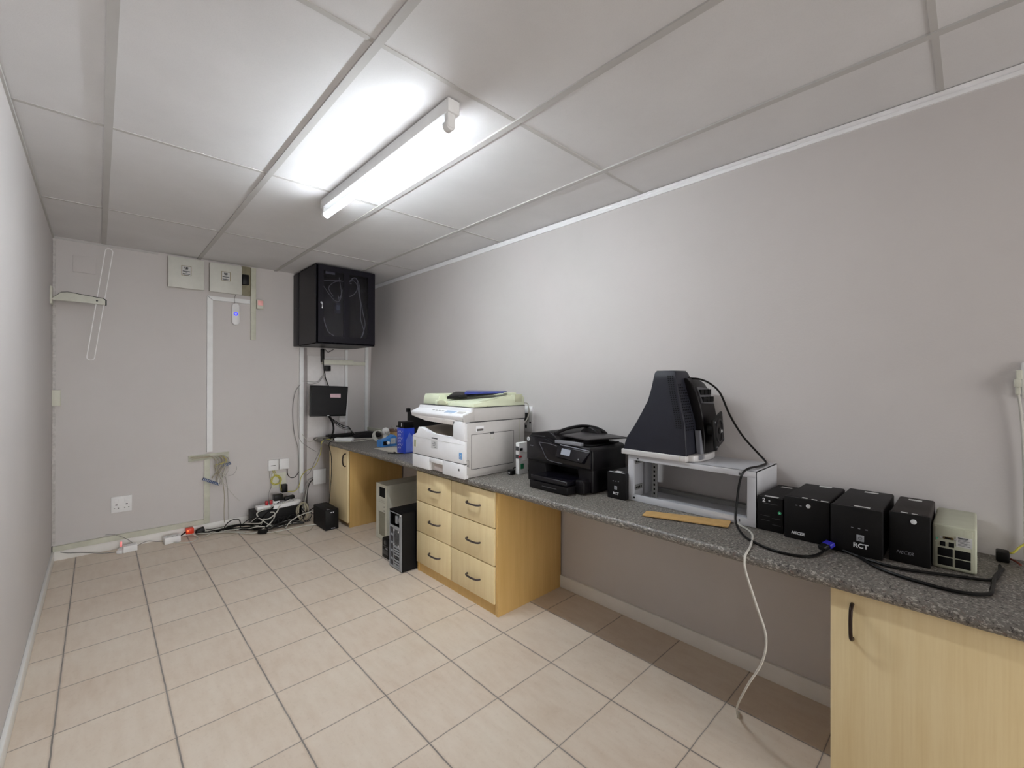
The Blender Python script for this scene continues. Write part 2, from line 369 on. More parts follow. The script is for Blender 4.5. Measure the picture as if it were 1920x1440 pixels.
d = G().box(1.603, 1.620, -.608, -.157, .045, .692, .0015).make('door', MAPLE, T)
bow((1.603, -.555, .610), .10, 'Z', .030, HANDB, d, .0050)

# ------------------------------------------------------------------ wall-hung network cabinet
T = thing('network_cabinet', 'black wall cabinet with two dark glass panes hung in the corner', 'cabinet', (1.66, 4.59, 1.635))
x0, x1, yf, z0, z1 = 1.385, 1.935, 4.00, 1.640, 2.345
g = G()
g.box(x0, x0 + .006, yf, 4.43, z0, z1); g.box(x1 - .006, x1, yf, 4.43, z0, z1)
g.box(x0, x1, yf, 4.43, z0, z0 + .006); g.box(x0, x1, yf, 4.43, z1 - .006, z1)
g.box(x0 + .004, x1 - .004, 4.41, 4.43, z0, z1)
g.make('body', CABB, T)
G().box(x0 - .002, x1 + .002, 4.44, 4.598, z0 + .004, z1 - .004, .003).make('wall_frame', CABB, T)
G().cyl((x0 - .005, 4.492, 2.005), .006, .008, 'X', 14).make('lock', CHROME, T)
dr = G()
dx0, dx1, dz0, dz1, yd0, yd1 = 1.402, 1.932, 1.655, 2.335, 3.985, 4.0
gx0, gxm0, gxm1, gx1, gz0, gz1 = 1.450, 1.632, 1.682, 1.862, 1.710, 2.293
for a in ((dx0, gx0, dz0, dz1), (gx1, dx1, dz0, dz1), (gx0, gx1, dz0, gz0), (gx0, gx1, gz1, dz1), (gxm0, gxm1, gz0, gz1)):
    dr.box(a[0], a[1], yd0, yd1, a[2], a[3])
door = dr.make('door', CABB, T)
for a, b in ((gx0, gxm0), (gxm1, gx1)):
    G().box(a, b, 3.992, 3.996, gz0, gz1).make('glass_pane', GLASS, door)
g = G(); g.cyl((1.427, 3.982, 2.002), .009, .010, 'Y', 18); g.make('lock', CHROME, door)
g = G(); g.box(1.431, 1.437, 3.975, 3.9775, 1.950, 1.985, .0008); g.cyl((1.434, 3.976, 1.990), .006, .003, 'Y', 12); g.make('key', CHROME, door)
g = G()
for x in (1.445, 1.875): G().box(x - .012, x + .012, 4.08, 4.10, 1.66, 2.33).make('rack_rail', CABI, T)
G().box(1.475, 1.62, 4.12, 4.36, 1.66, 2.10).make('inner_panel', CABB, T)
G().box(1.49, 1.575, 4.05, 4.06, 2.284, 2.308).make('name_plate', STICK, T)
g = G(); g.box(1.585, 1.63, 4.06, 4.10, 1.935, 2.03); b = g.make('power_block', mat('block_grey', (70, 76, 88), .5), T)
G().box(1.592, 1.622, 4.058, 4.0605, 1.965, 2.01).make('sticker', mat('faded_sticker', (150, 160, 170), .6), b)
wires = [([(1.60, 4.05, 2.26), (1.62, 4.05, 2.12), (1.60, 4.05, 2.04), (1.55, 4.05, 2.05), (1.48, 4.06, 2.14), (1.45, 4.06, 2.20), (1.52, 4.06, 2.22), (1.62, 4.06, 2.235)], GCAB),
         ([(1.55, 4.06, 2.08), (1.51, 4.06, 2.15), (1.56, 4.06, 2.21), (1.64, 4.06, 2.23), (1.72, 4.06, 2.22)], GCAB),
         ([(1.70, 4.05, 2.24), (1.75, 4.05, 2.28), (1.79, 4.05, 2.22), (1.80, 4.05, 2.10), (1.83, 4.05, 1.95), (1.85, 4.05, 1.85), (1.83, 4.05, 1.77), (1.80, 4.05, 1.70)], GCAB),
         ([(1.72, 4.06, 2.27), (1.77, 4.06, 2.27), (1.79, 4.06, 2.15), (1.81, 4.06, 2.03), (1.81, 4.06, 1.90), (1.84, 4.06, 1.79), (1.82, 4.06, 1.72)], GCAB),
         ([(1.69, 4.06, 2.09), (1.75, 4.06, 2.13), (1.78, 4.06, 2.20), (1.74, 4.06, 2.25), (1.69, 4.06, 2.23)], GCAB),
         ([(1.46, 4.06, 1.90), (1.48, 4.06, 1.82), (1.51, 4.06, 1.75), (1.56, 4.06, 1.72)], GCAB),
         ([(1.63, 4.05, 2.15), (1.615, 4.05, 2.09), (1.60, 4.05, 2.07), (1.59, 4.05, 2.09), (1.60, 4.05, 2.05)], WCAB)]
for p, m_ in wires: G().tube([(q[0], q[1] - .03, q[2]) for q in p], .0030, 6, 5).make('inner_cable', mat('inner_cable_grey', (210, 208, 206), .5), T)

# ------------------------------------------------------------------ trunking and boxes on the back wall
def wbox(name, label, cat, x0, x1, z0, z1, d, m, bev=.002, group=None, y=YB):
    return tag(G().box(x0, x1, y - d, y, z0, z1, bev).make(name, m), label, cat, group)
def panelbox(x0, x1, z0, z1, label):
    T = thing('distribution_box', label, 'electrical box', ((x0 + x1) / 2, YB, z0))
    G().box(x0 + .006, x1 - .006, YB - .035, YB, z0 + .006, z1 - .006).make('case', CREAM2, T)
    G().box(x0, x1, YB - .045, YB - .035, z0, z1, .002).make('lid', mat('box_lid', (210, 210, 202), .45, var=.03), T)
    cx, cz = (x0 + x1) / 2 - .002, (z0 + z1) / 2 + .02
    s = G().box(cx - .034, cx + .034, YB - .0462, YB - .045, cz - .040, cz + .042).make('warning_sticker', STICK, T)
    g = G()
    a, b, c_, d = cx - .034, cx + .034, cz - .040, cz + .042
    for q in ((a, b, c_, c_ + .004), (a, b, d - .004, d), (a, a + .004, c_, d), (b - .004, b, c_, d)): g.box(q[0], q[1], YB - .0467, YB - .0461, q[2], q[3])
    g.make('sticker_border', mat('sticker_border_ochre', (140, 128, 92), .6), s)
    g = G()
    for k, (w_, h) in enumerate(((.050, .006), (.014, .003), (.050, .006), (.036, .003))):
        z = cz - .004 - k * .0105; g.box(cx - w_ / 2, cx + w_ / 2, YB - .0468, YB - .046, z - h / 2, z + h / 2)
    g.box(cx - .012, cx + .010, YB - .0468, YB - .046, cz + .012, cz + .017); g.box(cx - .004, cx + .004, YB - .0468, YB - .046, cz + .012, cz + .032)
    g.box(cx + .006, cx + .012, YB - .0468, YB - .046, cz + .016, cz + .032); g.box(cx - .014, cx - .009, YB - .0468, YB - .046, cz + .020, cz + .032)
    g.make('printing', INK, s)
panelbox(.412, .656, 2.083, 2.336, 'left of two square white distribution boxes under the ceiling, with warning sticker')
panelbox(.695, .935, 2.083, 2.336, 'right of two square white distribution boxes, the one beside the black socket')
tag(G().box(.940, 1.012, YB - .012, YB, 2.085, 2.352, .002).make('backing_board', mat('stained_board', (142, 136, 112), .6, var=.15)), 'stained cream backing board beside right distribution box', 'board')
T = thing('black_socket', 'small black plug adapter fixed beside right distribution box', 'socket', (.966, YB - .012, 2.18))
G().box(.940, .992, YB - .050, YB - .0125, 2.180, 2.272, .004).make('case', BLACK, T)
wbox('wall_trunking', 'short cream upright trunking hanging from ceiling left of network cabinet', 'trunking', 1.014, 1.055, 1.684, 2.350, .022, CREAM)
T = thing('motion_sensor', 'small white motion sensor glowing faint red beside cream trunking', 'sensor', (1.088, YB, 1.975))
g = G(); g.box(1.058, 1.117, YB - .035, YB, 1.975, 2.062, .008, 3); g.make('housing', CREAM2, T)
G().box(1.066, 1.110, YB - .0375, YB - .033, 2.008, 2.052, .003).make('lens', mat('red_lens', (232, 186, 182), .4, emit=(255, 90, 90), estr=.10), T)
T = thing('wall_trunking', 'tall white upright trunking with mitred elbow on the back wall', 'trunking', (.70, YB, .68))
g = G(); g.prism([(.681, .690), (.722, .690), (.722, 2.010), (.681, 2.045)], 'Y', YB - .020, YB); g.make('upright', TRUNKM, T)
g = G(); g.prism([(.683, 2.047), (.724, 2.013), (1.007, 2.013), (1.007, 2.050)], 'Y', YB - .020, YB); g.make('crosspiece', TRUNKM, T)
wbox('wall_trunking', 'cream lower upright trunking below the broken cable tray', 'trunking', .662, .702, .072, .630, .020, CREAM)
T = thing('access_point', 'white pill-shaped wireless unit with glowing blue ring on back wall', 'router', (.893, YB, 1.81))
g = G()
pts = []
for k in range(24):
    a = 2 * math.pi * k / 24; cz = 1.975 if math.sin(a) > 0 else 1.840
    pts.append((.893 + .029 * math.cos(a), cz + .029 * math.sin(a)))
g.prism(pts, 'Y', YB - .030, YB, .004, 2); g.make('housing', WHITE, T)
G().tube([(.893 + .013 * math.cos(a), YB - .031, 1.909 + .013 * math.sin(a)) for a in [k * math.pi / 8 for k in range(16)]], .0035, 8, 2, True).make('indicator_ring', mat('blue_glow', (60, 60, 255), .4, emit=(40, 50, 255), estr=1.3), T)
tag(G().tube([(.895, YB - .01, 2.083), (.882, YB - .028, 2.04), (.890, YB - .012, 2.0)], .0018, 6, 4).make('thin_cable', GCAB), 'thin grey cable from right distribution box to wireless unit', 'cable')

# wire loop holder on the left corner
T = thing('wire_bracket', 'cream wall bracket holding a long narrow wire loop in left corner', 'bracket', (XL, 4.42, 1.90))
G().box(XL, XL + .012, 4.36, 4.46, 1.84, 1.96, .003).make('mounting_plate', CREAM2, T)
yA = 4.40
g = G(); g.prism([(-.232, 1.868), (-.235, 1.880), (-.19, 1.925), (-.16, 1.931), (.022, 1.908), (.034, 1.898), (.034, 1.862), (-.06, 1.868)], 'Y', yA - .012, yA + .012, .002)
g.make('arm', mat('arm_cream', (208, 208, 196), .5), T)
g = G(); g.prism([(-.237, 1.880), (-.19, 1.929), (-.16, 1.935), (.024, 1.912), (.042, 1.900), (.042, 1.864), (.034, 1.860), (.034, 1.900), (.020, 1.907), (-.16, 1.930), (-.19, 1.924), (-.233, 1.878)], 'Y', yA - .010, yA + .016); g.make('edge_strip', BLACK, T)
G().cyl((-.01, yA - .013, 1.888), .006, .004, 'Y', 12).make('screw', SEAM, T)
def L(x, z): return (x, yA + .004, z)
ax_, az_, bx_, bz_, hw_ = .054, 2.262, -.042, 1.478, .0205
ux, uz = (bx_ - ax_), (bz_ - az_); ll = math.hypot(ux, uz); ux, uz = ux / ll, uz / ll; px_, pz_ = -uz, ux
loop_ = []
for cx_, cz_, a0 in ((bx_, bz_, 0), (ax_, az_, math.pi)):
    for k in range(9):
        a = a0 + math.pi * k / 8
        loop_.append(L(cx_ + hw_ * (px_ * math.cos(a) + ux * math.sin(a)), cz_ + hw_ * (pz_ * math.cos(a) + uz * math.sin(a))))
G().tube(loop_, .0027, 8, 1, True).make('wire_loop', mat('bright_wire', (252, 250, 250), .3, .0), T)
T = thing('corner_box', 'small cream cable box in the left corner halfway up the wall', 'electrical box', (XL + .02, YB - .01, 1.12))
G().box(XL, XL + .045, YB - .04, YB, 1.125, 1.240, .003).make('case', CREAM2, T)
wbox('corner_trunking', 'thin flaking strip running down the left wall corner', 'trunking', XL + .001, XL + .018, .12, 2.33, .006, mat('flaking_paint', (200, 196, 193), .6, var=.15, scale=60), .0015)
T = thing('wall_socket', 'white double wall socket low on the back wall', 'socket', (.132, YB, .28))
G().box(.071, .193, YB - .009, YB, .282, .405, .002).make('faceplate', WHITE, T)
for x in (.102, .162):
    G().box(x - .014, x + .014, YB - .013, YB - .009, .362, .388, .0015).make('rocker', WHITE, T)
    g = G(); g.box(x - .006, x + .006, YB - .0095, YB - .0088, .338, .345); g.box(x - .015, x - .008, YB - .0095, YB - .0088, .312, .317); g.box(x + .008, x + .015, YB - .0095, YB - .0088, .312, .317)
    g.make('pin_holes', DARK, T)
# broken tray with wires and blue punch-down strips
T = thing('cable_tray', 'short broken cable tray with frayed wires crossing the upright trunking', 'cable tray', (.70, YB, .62))
g = G(); g.box(.553, .845, YB - .006, YB, .625, .672); g.box(.553, .845, YB - .026, YB - .006, .625, .629); g.box(.553, .700, YB - .026, YB - .006, .666, .670); g.box(.760, .845, YB - .026, YB - .006, .668, .672)
g.xf(Matrix.Translation((.70, 0, .645)) @ Matrix.Rotation(-.03, 4, 'Y') @ Matrix.Translation((-.70, 0, -.645)))
g.make('channel', CREAM, T)
random.seed(11)
for k in range(16):
    x = random.uniform(.70, .82); xe = random.uniform(.70, .83); ze = random.uniform(.42, .58)
    pts = [(random.uniform(.56, .70), YB - .018, random.uniform(.638, .660)), (x - .03, YB - .022, .648), (x, YB - random.uniform(.03, .06), .64), (x + .02, YB - random.uniform(.04, .08), .60), ((x + xe) / 2 + random.uniform(-.03, .03), YB - random.uniform(.03, .08), (ze + .6) / 2), (xe, YB - .04, ze)]
    G().tube(pts, .0024, 6, 5).make('loose_wire', TAN if k % 3 else YEL if k == 9 else WCAB, T)
def krone(x0, z0, x1, z1, label):
    v = Vector((x1 - x0, 0, z1 - z0)); L_ = v.length; a = -math.atan2(v.z, v.x)
    T = thing('connection_strip', label, 'connector', ((x0 + x1) / 2, YB - .05, min(z0, z1)))
    M_ = Matrix.Translation((x0, YB - .05, z0)) @ Matrix.Rotation(a, 4, 'Y')
    G().box(0, L_, -.010, .010, -.011, .011, .001).xf(M_).make('body', KRONE, T)
    g = G()
    for k in range(10): g.box(L_ * (k + .3) / 10, L_ * (k + .6) / 10, -.012, -.009, -.009, .009)
    g.xf(M_).make('contact_slots', SILV, T)
krone(.648, .468, .765, .402, 'blue connection strip hanging lower across the cream trunking')
krone(.785, .556, .852, .578, 'blue connection strip poking out just below the broken cable tray')
cable_i = [0]
def cable(pts, r, m, label, group=None, n=7, sm=6, name='cable', cat='cable'):
    return tag(G().tube(pts, r, n, sm).make(name, m), label, cat, group)
cable([(.79, YB - .04, .50), (.80, YB - .01, .42), (.812, YB - .005, .30), (.811, YB - .005, .15), (.811, YB - .018, .05)], .0025, TAN, 'thin brown wire running straight down from the broken tray')
cable([(.80, YB - .04, .50), (.83, YB - .02, .40), (.842, YB - .012, .22), (.846, YB - .018, .06)], .0025, WCAB, 'thin white wire dangling down right of the brown wire')
cable([(.79, YB - .04, .42), (.83, YB - .02, .36), (.89, YB - .01, .27), (.93, YB - .01, .22)], .0018, WCAB, 'thin pale wire slanting out right below the frayed tray')
cable([(.78, YB - .05, .42), (.765, YB - .06, .40), (.758, YB - .06, .44), (.775, YB - .06, .47), (.788, YB - .06, .44), (.785, YB - .05, .40), (.80, YB - .05, .50), (.82, YB - .04, .55)], .003, WCAB, 'looped cream cord beside the blue connection strips')
cable([(.84, YB - .02, .46), (.88, YB - .02, .47), (.905, YB - .012, .51), (.90, YB - .012, .54)], .0014, GCAB, 'hair-thin grey wire curling right of the blue strips')
T = thing('skirting_trunking', 'cream trunking lying along the top of the back skirting', 'trunking', (.23, YB, .069))
g = G(); g.prism([(XL + .004, .070), (XL + .004, .106), (.16, .112), (.662, .110), (.662, .070)], 'Y', YB - .022, YB - .0005); g.make('cover', CREAM, T)
G().box(XL + .001, XL + .006, YB - .024, YB - .001, .068, .108).make('open_end', DARK, T)

# conduits under the network cabinet
wbox('corner_conduit', 'wide white upright trunking running from network cabinet to floor', 'trunking', 1.436, 1.474, .20, 1.636, .024, TRUNKM)
wbox('corner_conduit', 'narrow grey upright strip right beside the wide white trunking', 'trunking', 1.480, 1.508, .06, 1.636, .010, mat('grey_strip', (158, 150, 148), .5))  # flat strip in a darker grey than the trunking
tag(G().box(1.515, 1.888, YB - .006, YB, .74, 1.56, .001).make('wall_board', mat('white_board', (222, 219, 218), .5, var=.03)), 'pale flat board on the wall behind the monitor', 'board')
wbox('corner_conduit', 'slim white upright trunking behind right edge of the monitor', 'trunking', 1.892, 1.918, .737, 1.636, .016, TRUNKM)
wbox('corner_conduit', 'slim white upright trunking in the room corner below network cabinet', 'trunking', 2.112, 2.148, .737, 1.70, .018, TRUNKM)
tag(G().box(1.648, 1.962, YB - .060, YB - .0245, 1.474, 1.524, .002).make('crosswise_trunking', CREAM2), 'thicker level cream trunking above the monitor', 'trunking')
wbox('crosswise_trunking', 'thinner level cream trunking reaching into the corner', 'trunking', 1.962, 2.112, 1.474, 1.512, .020, CREAM2)
g = G(); g.box(2.135, 2.158, 3.95, 4.59, .768, .802, .002); tag(g.make('wall_trunking', CREAM), 'level cream trunking just above worktop on the right wall corner', 'trunking')
T = thing('black_plug', 'black plug below the crosswise trunking above the monitor', 'plug', (1.702, YB - .03, 1.405))
g = G(); g.box(1.676, 1.729, YB - .050, YB - .0065, 1.408, 1.464, .004); g.make('body', BLACK, T)
tag(G().box(1.640, 1.668, YB - .040, YB - .0005, 1.50, 1.636, .002).make('cable_gland', BLACK), 'black upright strip hanging under the network cabinet', 'bracket')
cable([(1.66, YB - .045, 1.63), (1.648, YB - .065, 1.50), (1.652, YB - .07, 1.42), (1.665, YB - .06, 1.38), (1.672, YB - .06, 1.33), (1.70, YB - .08, 1.24)], .005, BCAB, 'black cable dropping from network cabinet to behind the monitor')
cable([(1.672, YB - .04, 1.636), (1.70, YB - .05, 1.60), (1.76, YB - .04, 1.634)], .003, BCAB, 'small black cable loop under the network cabinet')
cable([(1.46, YB - .027, 1.305), (1.52, YB - .03, 1.30), (1.60, YB - .035, 1.30), (1.645, YB - .05, 1.36), (1.66, YB - .05, 1.40)], .0022, GCAB, 'thin grey cable from white trunking up to the black plug')
cable([(1.475, YB - .027, 1.285), (1.55, YB - .03, 1.275), (1.62, YB - .035, 1.30), (1.66, YB - .05, 1.37)], .0022, GCAB, 'lower thin grey cable from white trunking to the black plug')
cable([(1.44, YB - .027, 1.27), (1.395, YB - .03, 1.20), (1.375, YB - .02, 1.05), (1.385, YB - .02, .82), (1.42, YB - .03, .64), (1.428, YB - .03, .45), (1.43, YB - .03, .25)], .003, GCAB, 'grey cable bowing out left of the wide white trunking')
cable([(1.425, YB - .027, 1.25), (1.418, YB - .027, 1.0), (1.43, YB - .03, .75), (1.50, YB - .04, .66), (1.58, YB - .06, .60)], .0022, GCAB, 'thin grey cable sagging from white trunking under worktop end')
cable([(1.46, YB - .03, .78), (1.52, YB - .04, .70), (1.60, YB - .10, .745), (1.66, YB - .15, .742), (1.70, YB - .2, .742)], .0028, WCAB, 'white cable rising from the wall onto worktop end')

# monitor on the corner
T = thing('flat_monitor', 'black flat monitor with pink sticker tilted on wall under network cabinet', 'monitor', (1.67, 4.50, .95))
g = G(); g.hexa([(1.470, 4.40, .963), (1.822, 4.40, .950), (1.835, 4.44, .955), (1.48, 4.44, .965), (1.497, 4.452, 1.262), (1.868, 4.452, 1.247), (1.872, 4.49, 1.25), (1.50, 4.49, 1.265)], .003); g.make('case', BLACK, T)
g = G(); g.hexa([(1.481, 4.3975, .978), (1.812, 4.3975, .966), (1.812, 4.402, .966), (1.481, 4.402, .978), (1.506, 4.4485, 1.252), (1.858, 4.4485, 1.238), (1.858, 4.453, 1.238), (1.506, 4.453, 1.252)]); g.make('screen', LCD, T)
g = G(); g.hexa([(1.677, 4.427, 1.141), (1.780, 4.427, 1.137), (1.780, 4.434, 1.137), (1.677, 4.434, 1.141), (1.679, 4.434, 1.177), (1.783, 4.434, 1.175), (1.783, 4.441, 1.175), (1.679, 4.441, 1.177)]); g.make('sticker', mat('pink_sticker', (222, 190, 198), .5), T)
G().box(1.62, 1.72, 4.46, YB - .006, 1.06, 1.16, .003).make('wall_mount', BLACK, T)
G().box(1.635, 1.655, 4.396, 4.40, .962, .966).make('maker_mark', LOGO, T)
g = G(); g.box(1.83, 1.885, YB - .03, YB - .0065, .875, .985, .003); T = thing('white_socket', 'white socket peeking out below right corner of the monitor', 'socket', (1.857, YB, .875)); g.make('faceplate', WHITE, T)
G().box(1.815, 1.870, YB - .075, YB - .031, .935, .975, .004).make('upper_plug', WHITE, T); G().box(1.815, 1.870, YB - .075, YB - .031, .880, .918, .004).make('lower_plug', WHITE, T)
cable([(1.655, 4.42, .962), (1.672, 4.36, .90), (1.672, 4.33, .83), (1.655, 4.33, .775), (1.64, 4.34, .745)], .0095, BCAB, 'thick black cable falling from the monitor to the worktop', n=10)
for k, (dx, m_, lb) in enumerate(((0, BCAB, 'upper black cable slanting from monitor to worktop back'), (.018, BCAB, 'lower black cable slanting from monitor to worktop back'), (.035, GCAB, 'grey cable slanting from monitor to worktop back'))):
    cable([(1.66 + dx / 2, 4.42, .955), (1.72 - dx / 3, 4.41, .905 - dx / 2), (1.80, 4.42, .855 - dx), (1.87, 4.42, .825 - dx / 2), (1.90 + dx, 4.43, .755), (1.93, 4.43, .742)], .0042, m_, lb)

# little boxes and cables low on the back wall
def onu(x0, x1, z0, z1, label, mark):
    T = thing('modem_box', label, 'modem', ((x0 + x1) / 2, YB, z0))
    G().box(x0, x1, YB - .026, YB, z0, z1, .003).make('case', WHITE, T)
    if mark: G().box((x0 + x1) / 2 - .022, (x0 + x1) / 2 + .018, YB - .0265, YB - .0259, (z0 + z1) / 2 - .006, (z0 + z1) / 2 - .001).make('maker_mark', INK, T)
onu(1.160, 1.245, .458, .558, 'left of two small white modem boxes, the one with dark maker mark', True)
onu(1.257, 1.340, .458, .558, 'right of two small white modem boxes, the plain one', False)
T = thing('wall_socket', 'cream wall socket plate behind the yellow cable coil', 'socket', (1.26, YB, .28))
G().box(1.190, 1.318, YB - .010, YB, .285, .425, .002).make('faceplate', CREAM2, T)
pts = []
for k in range(34):
    a = k * .62; rr = .040 + .007 * math.sin(k * 1.7)
    pts.append((1.222 + rr * math.cos(a), YB - .022 - .0009 * k, .366 + rr * 1.05 * math.sin(a)))
cable([(1.20, YB - .02, .456), (1.205, YB - .03, .43)] + pts + [(1.218, YB - .05, .43), (1.21, YB - .03, .457)], .0030, YEL, 'coiled yellow network cable hanging below the white modems', n=6, sm=3)
cable([(1.255, YB - .045, .36), (1.26, YB - .05, .29), (1.28, YB - .04, .245), (1.34, YB - .03, .235), (1.40, YB - .03, .235), (1.43, YB - .04, .29), (1.445, YB - .04, .36), (1.49, YB - .05, .42), (1.535, 4.45, .47), (1.565, 4.38, .60), (1.562, 4.34, .715), (1.60, 4.33, .739), (1.64, 4.33, .739)], .003, YEL, 'yellow-green cable running from yellow coil up to the worktop corner')
T = thing('black_adapter', 'tall black power adapter plugged in right of the yellow coil', 'plug', (1.30, YB - .04, .235))
G().box(1.268, 1.318, YB - .060, YB - .011, .240, .315, .004).make('body', BLACK, T)
T = thing('black_adapter', 'square black power adapter standing on the white multiplug', 'plug', (1.21, 4.46, .20))
G().box(1.170, 1.245, 4.42, 4.48, .201, .255, .004).make('body', BLACK, T)
T = thing('black_adapter', 'flat wide black adapter lying on the white power strip', 'plug', (1.30, 4.46, .19))
g = G(); g.hexa([(1.258, 4.42, .188), (1.345, 4.42, .200), (1.345, 4.47, .200), (1.258, 4.47, .188), (1.258, 4.42, .220), (1.345, 4.42, .228), (1.345, 4.47, .228), (1.258, 4.47, .220)], .004); g.make('body', BLACK, T)
T = thing('junction_box', 'square white junction box with ajar lid near the worktop cupboard', 'electrical box', (1.62, YB, .26))
G().box(1.575, 1.675, YB - .030, YB, .275, .400, .003).make('case', WHITE, T)
G().box(1.562, 1.686, YB - .038, YB - .030, .264, .412, .003).make('lid', WHITE, T)
cable([(1.57, YB - .02, .31), (1.53, YB - .03, .28), (1.50, YB - .04, .23), (1.478, YB - .05, .12), (1.47, YB - .06, .03)], .004, WCAB, 'white cable from junction box lid down the trunking')
cable([(1.57, YB - .025, .32), (1.535, YB - .04, .30), (1.505, YB - .06, .25), (1.49, YB - .07, .12), (1.49, YB - .08, .03)], .004, BCAB, 'black cable from junction box lid down the trunking')
cable([(1.57, YB - .025, .335), (1.52, YB - .04, .325), (1.49, YB - .05, .28), (1.46, YB - .05, .17), (1.44, YB - .06, .04)], .004, GCAB, 'grey cable from junction box lid down the trunking')
cable([(1.325, YB - .02, .456), (1.33, YB - .02, .40), (1.36, YB - .02, .365), (1.40, YB - .02, .37), (1.43, YB - .03, .42)], .003, BCAB, 'black cable sagging from right modem to the trunking')
cable([(1.175, YB - .02, .456), (1.17, YB - .03, .40), (1.185, YB - .03, .32), (1.16, YB - .04, .25), (1.13, 4.46, .185)], .0022, GCAB, 'thin grey cable from left modem down to the red plugs')
cable([(1.62, 4.33, .741), (1.585, 4.33, .735), (1.566, 4.33, .71), (1.545, 4.38, .60), (1.52, 4.43, .50), (1.50, 4.47, .42), (1.47, 4.50, .38)], .003, GCAB, 'dark grey cable beside the yellow one over the worktop corner')
cable([(1.66, 4.20, .740), (1.60, 4.17, .742), (1.566, 4.165, .715), (1.585, 4.16, .60), (1.588, 4.16, .45), (1.582, 4.18, .25), (1.57, 4.20, .05)], .0032, BCAB, 'black cable hanging down over the corner cupboard door')

# ------------------------------------------------------------------ tangle on the floor by the back wall
T = thing('black_case', 'long black equipment case on floor carrying the white power strip', 'case', (1.17, 4.42, 0))
G().box(.985, 1.372, 4.33, 4.52, 0, .150, .006).make('body', UPSB, T)
T = thing('power_strip', 'white power strip lying aslant on top of the long black case', 'power strip', (1.26, 4.40, .151))
Mx = Matrix.Translation((1.25, 4.39, .152)) @ Matrix.Rotation(.12, 4, 'Z')
G().box(-.115, .125, -.045, .045, 0, .036, .004).xf(Mx).make('body', WHITE, T)
g = G()
for k in range(4):
    for dx, dy in ((0, .014), (-.008, -.008), (.008, -.008)): g.box(-.085 + k * .055 + dx - .003, -.085 + k * .055 + dx + .003, dy - .004, dy + .004, .0355, .0368)
g.xf(Mx).make('pin_holes', DARK, T)
G().box(.145, .175, -.035, .03, 0, .034, .003).xf(Mx @ Matrix.Translation((-.045, 0, .004))).make('end_block', WHITE, T)
T = thing('multiplug', 'white multiplug with two red plugs at left end of black case', 'power strip', (1.08, 4.42, .151))
G().box(1.020, 1.128, 4.37, 4.45, .151, .186, .004).make('body', WHITE, T)
for x in (1.102, 1.138):
    G().box(x - .011, x + .011, 4.39, 4.42, .187, .222, .004).make('red_plug', RED, T)
T = thing('white_plug', 'white plug block beside the two red plugs', 'plug', (1.185, 4.45, .17))
G().box(1.162, 1.216, 4.425, 4.47, .172, .204, .003).make('body', WHITE, T)
random.seed(5)
# loops over the case
cable([(1.17, 4.36, .17), (1.08, 4.35, .165), (1.01, 4.33, .15), (1.02, 4.30, .11), (1.09, 4.29, .09), (1.16, 4.31, .13), (1.20, 4.34, .18), (1.30, 4.40, .20)], .0055, WCAB, 'thick white cable looping over front of the black case')
cable([(1.10, 4.35, .13), (1.14, 4.30, .13), (1.12, 4.27, .08), (1.05, 4.24, .035), (.95, 4.22, .012), (.85, 4.36, .010), (.72, 4.50, .010), (.60, 4.53, .012)], .005, WCAB, 'white cable falling from case and joining the bundle on the floor')
coil = []
for k in range(40):
    a = k * .52; rr = 1 + .12 * math.sin(k * 1.3)
    coil.append((1.375 + .045 * rr * math.cos(a), 4.31 - .001 * k + .012 * math.sin(a * .5), .098 + .078 * rr * math.sin(a)))
cable([(1.36, 4.42, .17)] + coil + [(1.40, 4.26, .03)], .0042, TAN, 'coiled grey-green cable hanging at the right end of black case', sm=3)
coil = []
for k in range(26):
    a = k * .6; rr = 1 + .15 * math.sin(k * 1.9)
    coil.append((1.395 + .03 * rr * math.cos(a), 4.30 + .0015 * k, .11 + .060 * rr * math.sin(a)))
cable(coil, .0045, BCAB, 'black cable coiled inside the grey-green coil', sm=3)
sets = [(BCAB, .0055, 8, 'black power cable in the tangle along the skirting', 'black cables bundled along the skirting'),
        (WCAB, .0045, 4, 'white cable in the bundle along the skirting', 'white cables bundled along the skirting')]
for m_, r_, n_, lb, gr in sets:
    for k in range(n_):
        off = random.uniform(-.03, .03); zz = random.uniform(.008, .05)
        pts = [(.60 + random.uniform(-.02, .10), 4.535 + random.uniform(-.02, .02), .012 + zz * .3),
               (.74, 4.50 + off, .008 + zz * .5), (.86 + random.uniform(-.02, .02), 4.44 + off + random.uniform(-.02, .02), .008 + zz),
               (.95, 4.36 + off, .010 + zz * 1.2), (1.02 + random.uniform(-.02, .03), 4.27 + off * .8, .02 + zz * random.uniform(.4, 2.6))]
        if k % 2: pts += [(1.12 + random.uniform(-.02, .06), 4.25 + off * .5, .012 + zz * .6), (1.25, 4.24 + off * .5, .015 + zz), (1.36, 4.22 + off * .5, .014)]
        else: pts += [(1.05, 4.30 + off * .2, .10), (1.12, 4.32, .165), (1.20, 4.40, .19)]
        cable(pts, r_, m_, lb, gr)
for k in range(5):
    pts = []; cx, cy = 1.08 + k * .075, 4.24 + random.uniform(-.01, .01)
    for j in range(14):
        a = j * .55 + k; pts.append((cx + .045 * math.cos(a) + j * .003, cy + .018 * math.sin(a), .055 + .038 * math.sin(a + .4)))
    cable(pts, .0036, BCAB, 'thin black cable loop lying in front of the black case', 'black loops in front of the black case', sm=4)
cable([(.56, 4.52, .03), (.66, 4.50, .012), (.80, 4.42, .010), (.92, 4.31, .010), (1.05, 4.17, .008), (1.20, 4.14, .008), (1.32, 4.14, .008), (1.43, 4.10, .01)], .004, WCAB, 'long white cable running straight along the floor to the black backup unit')
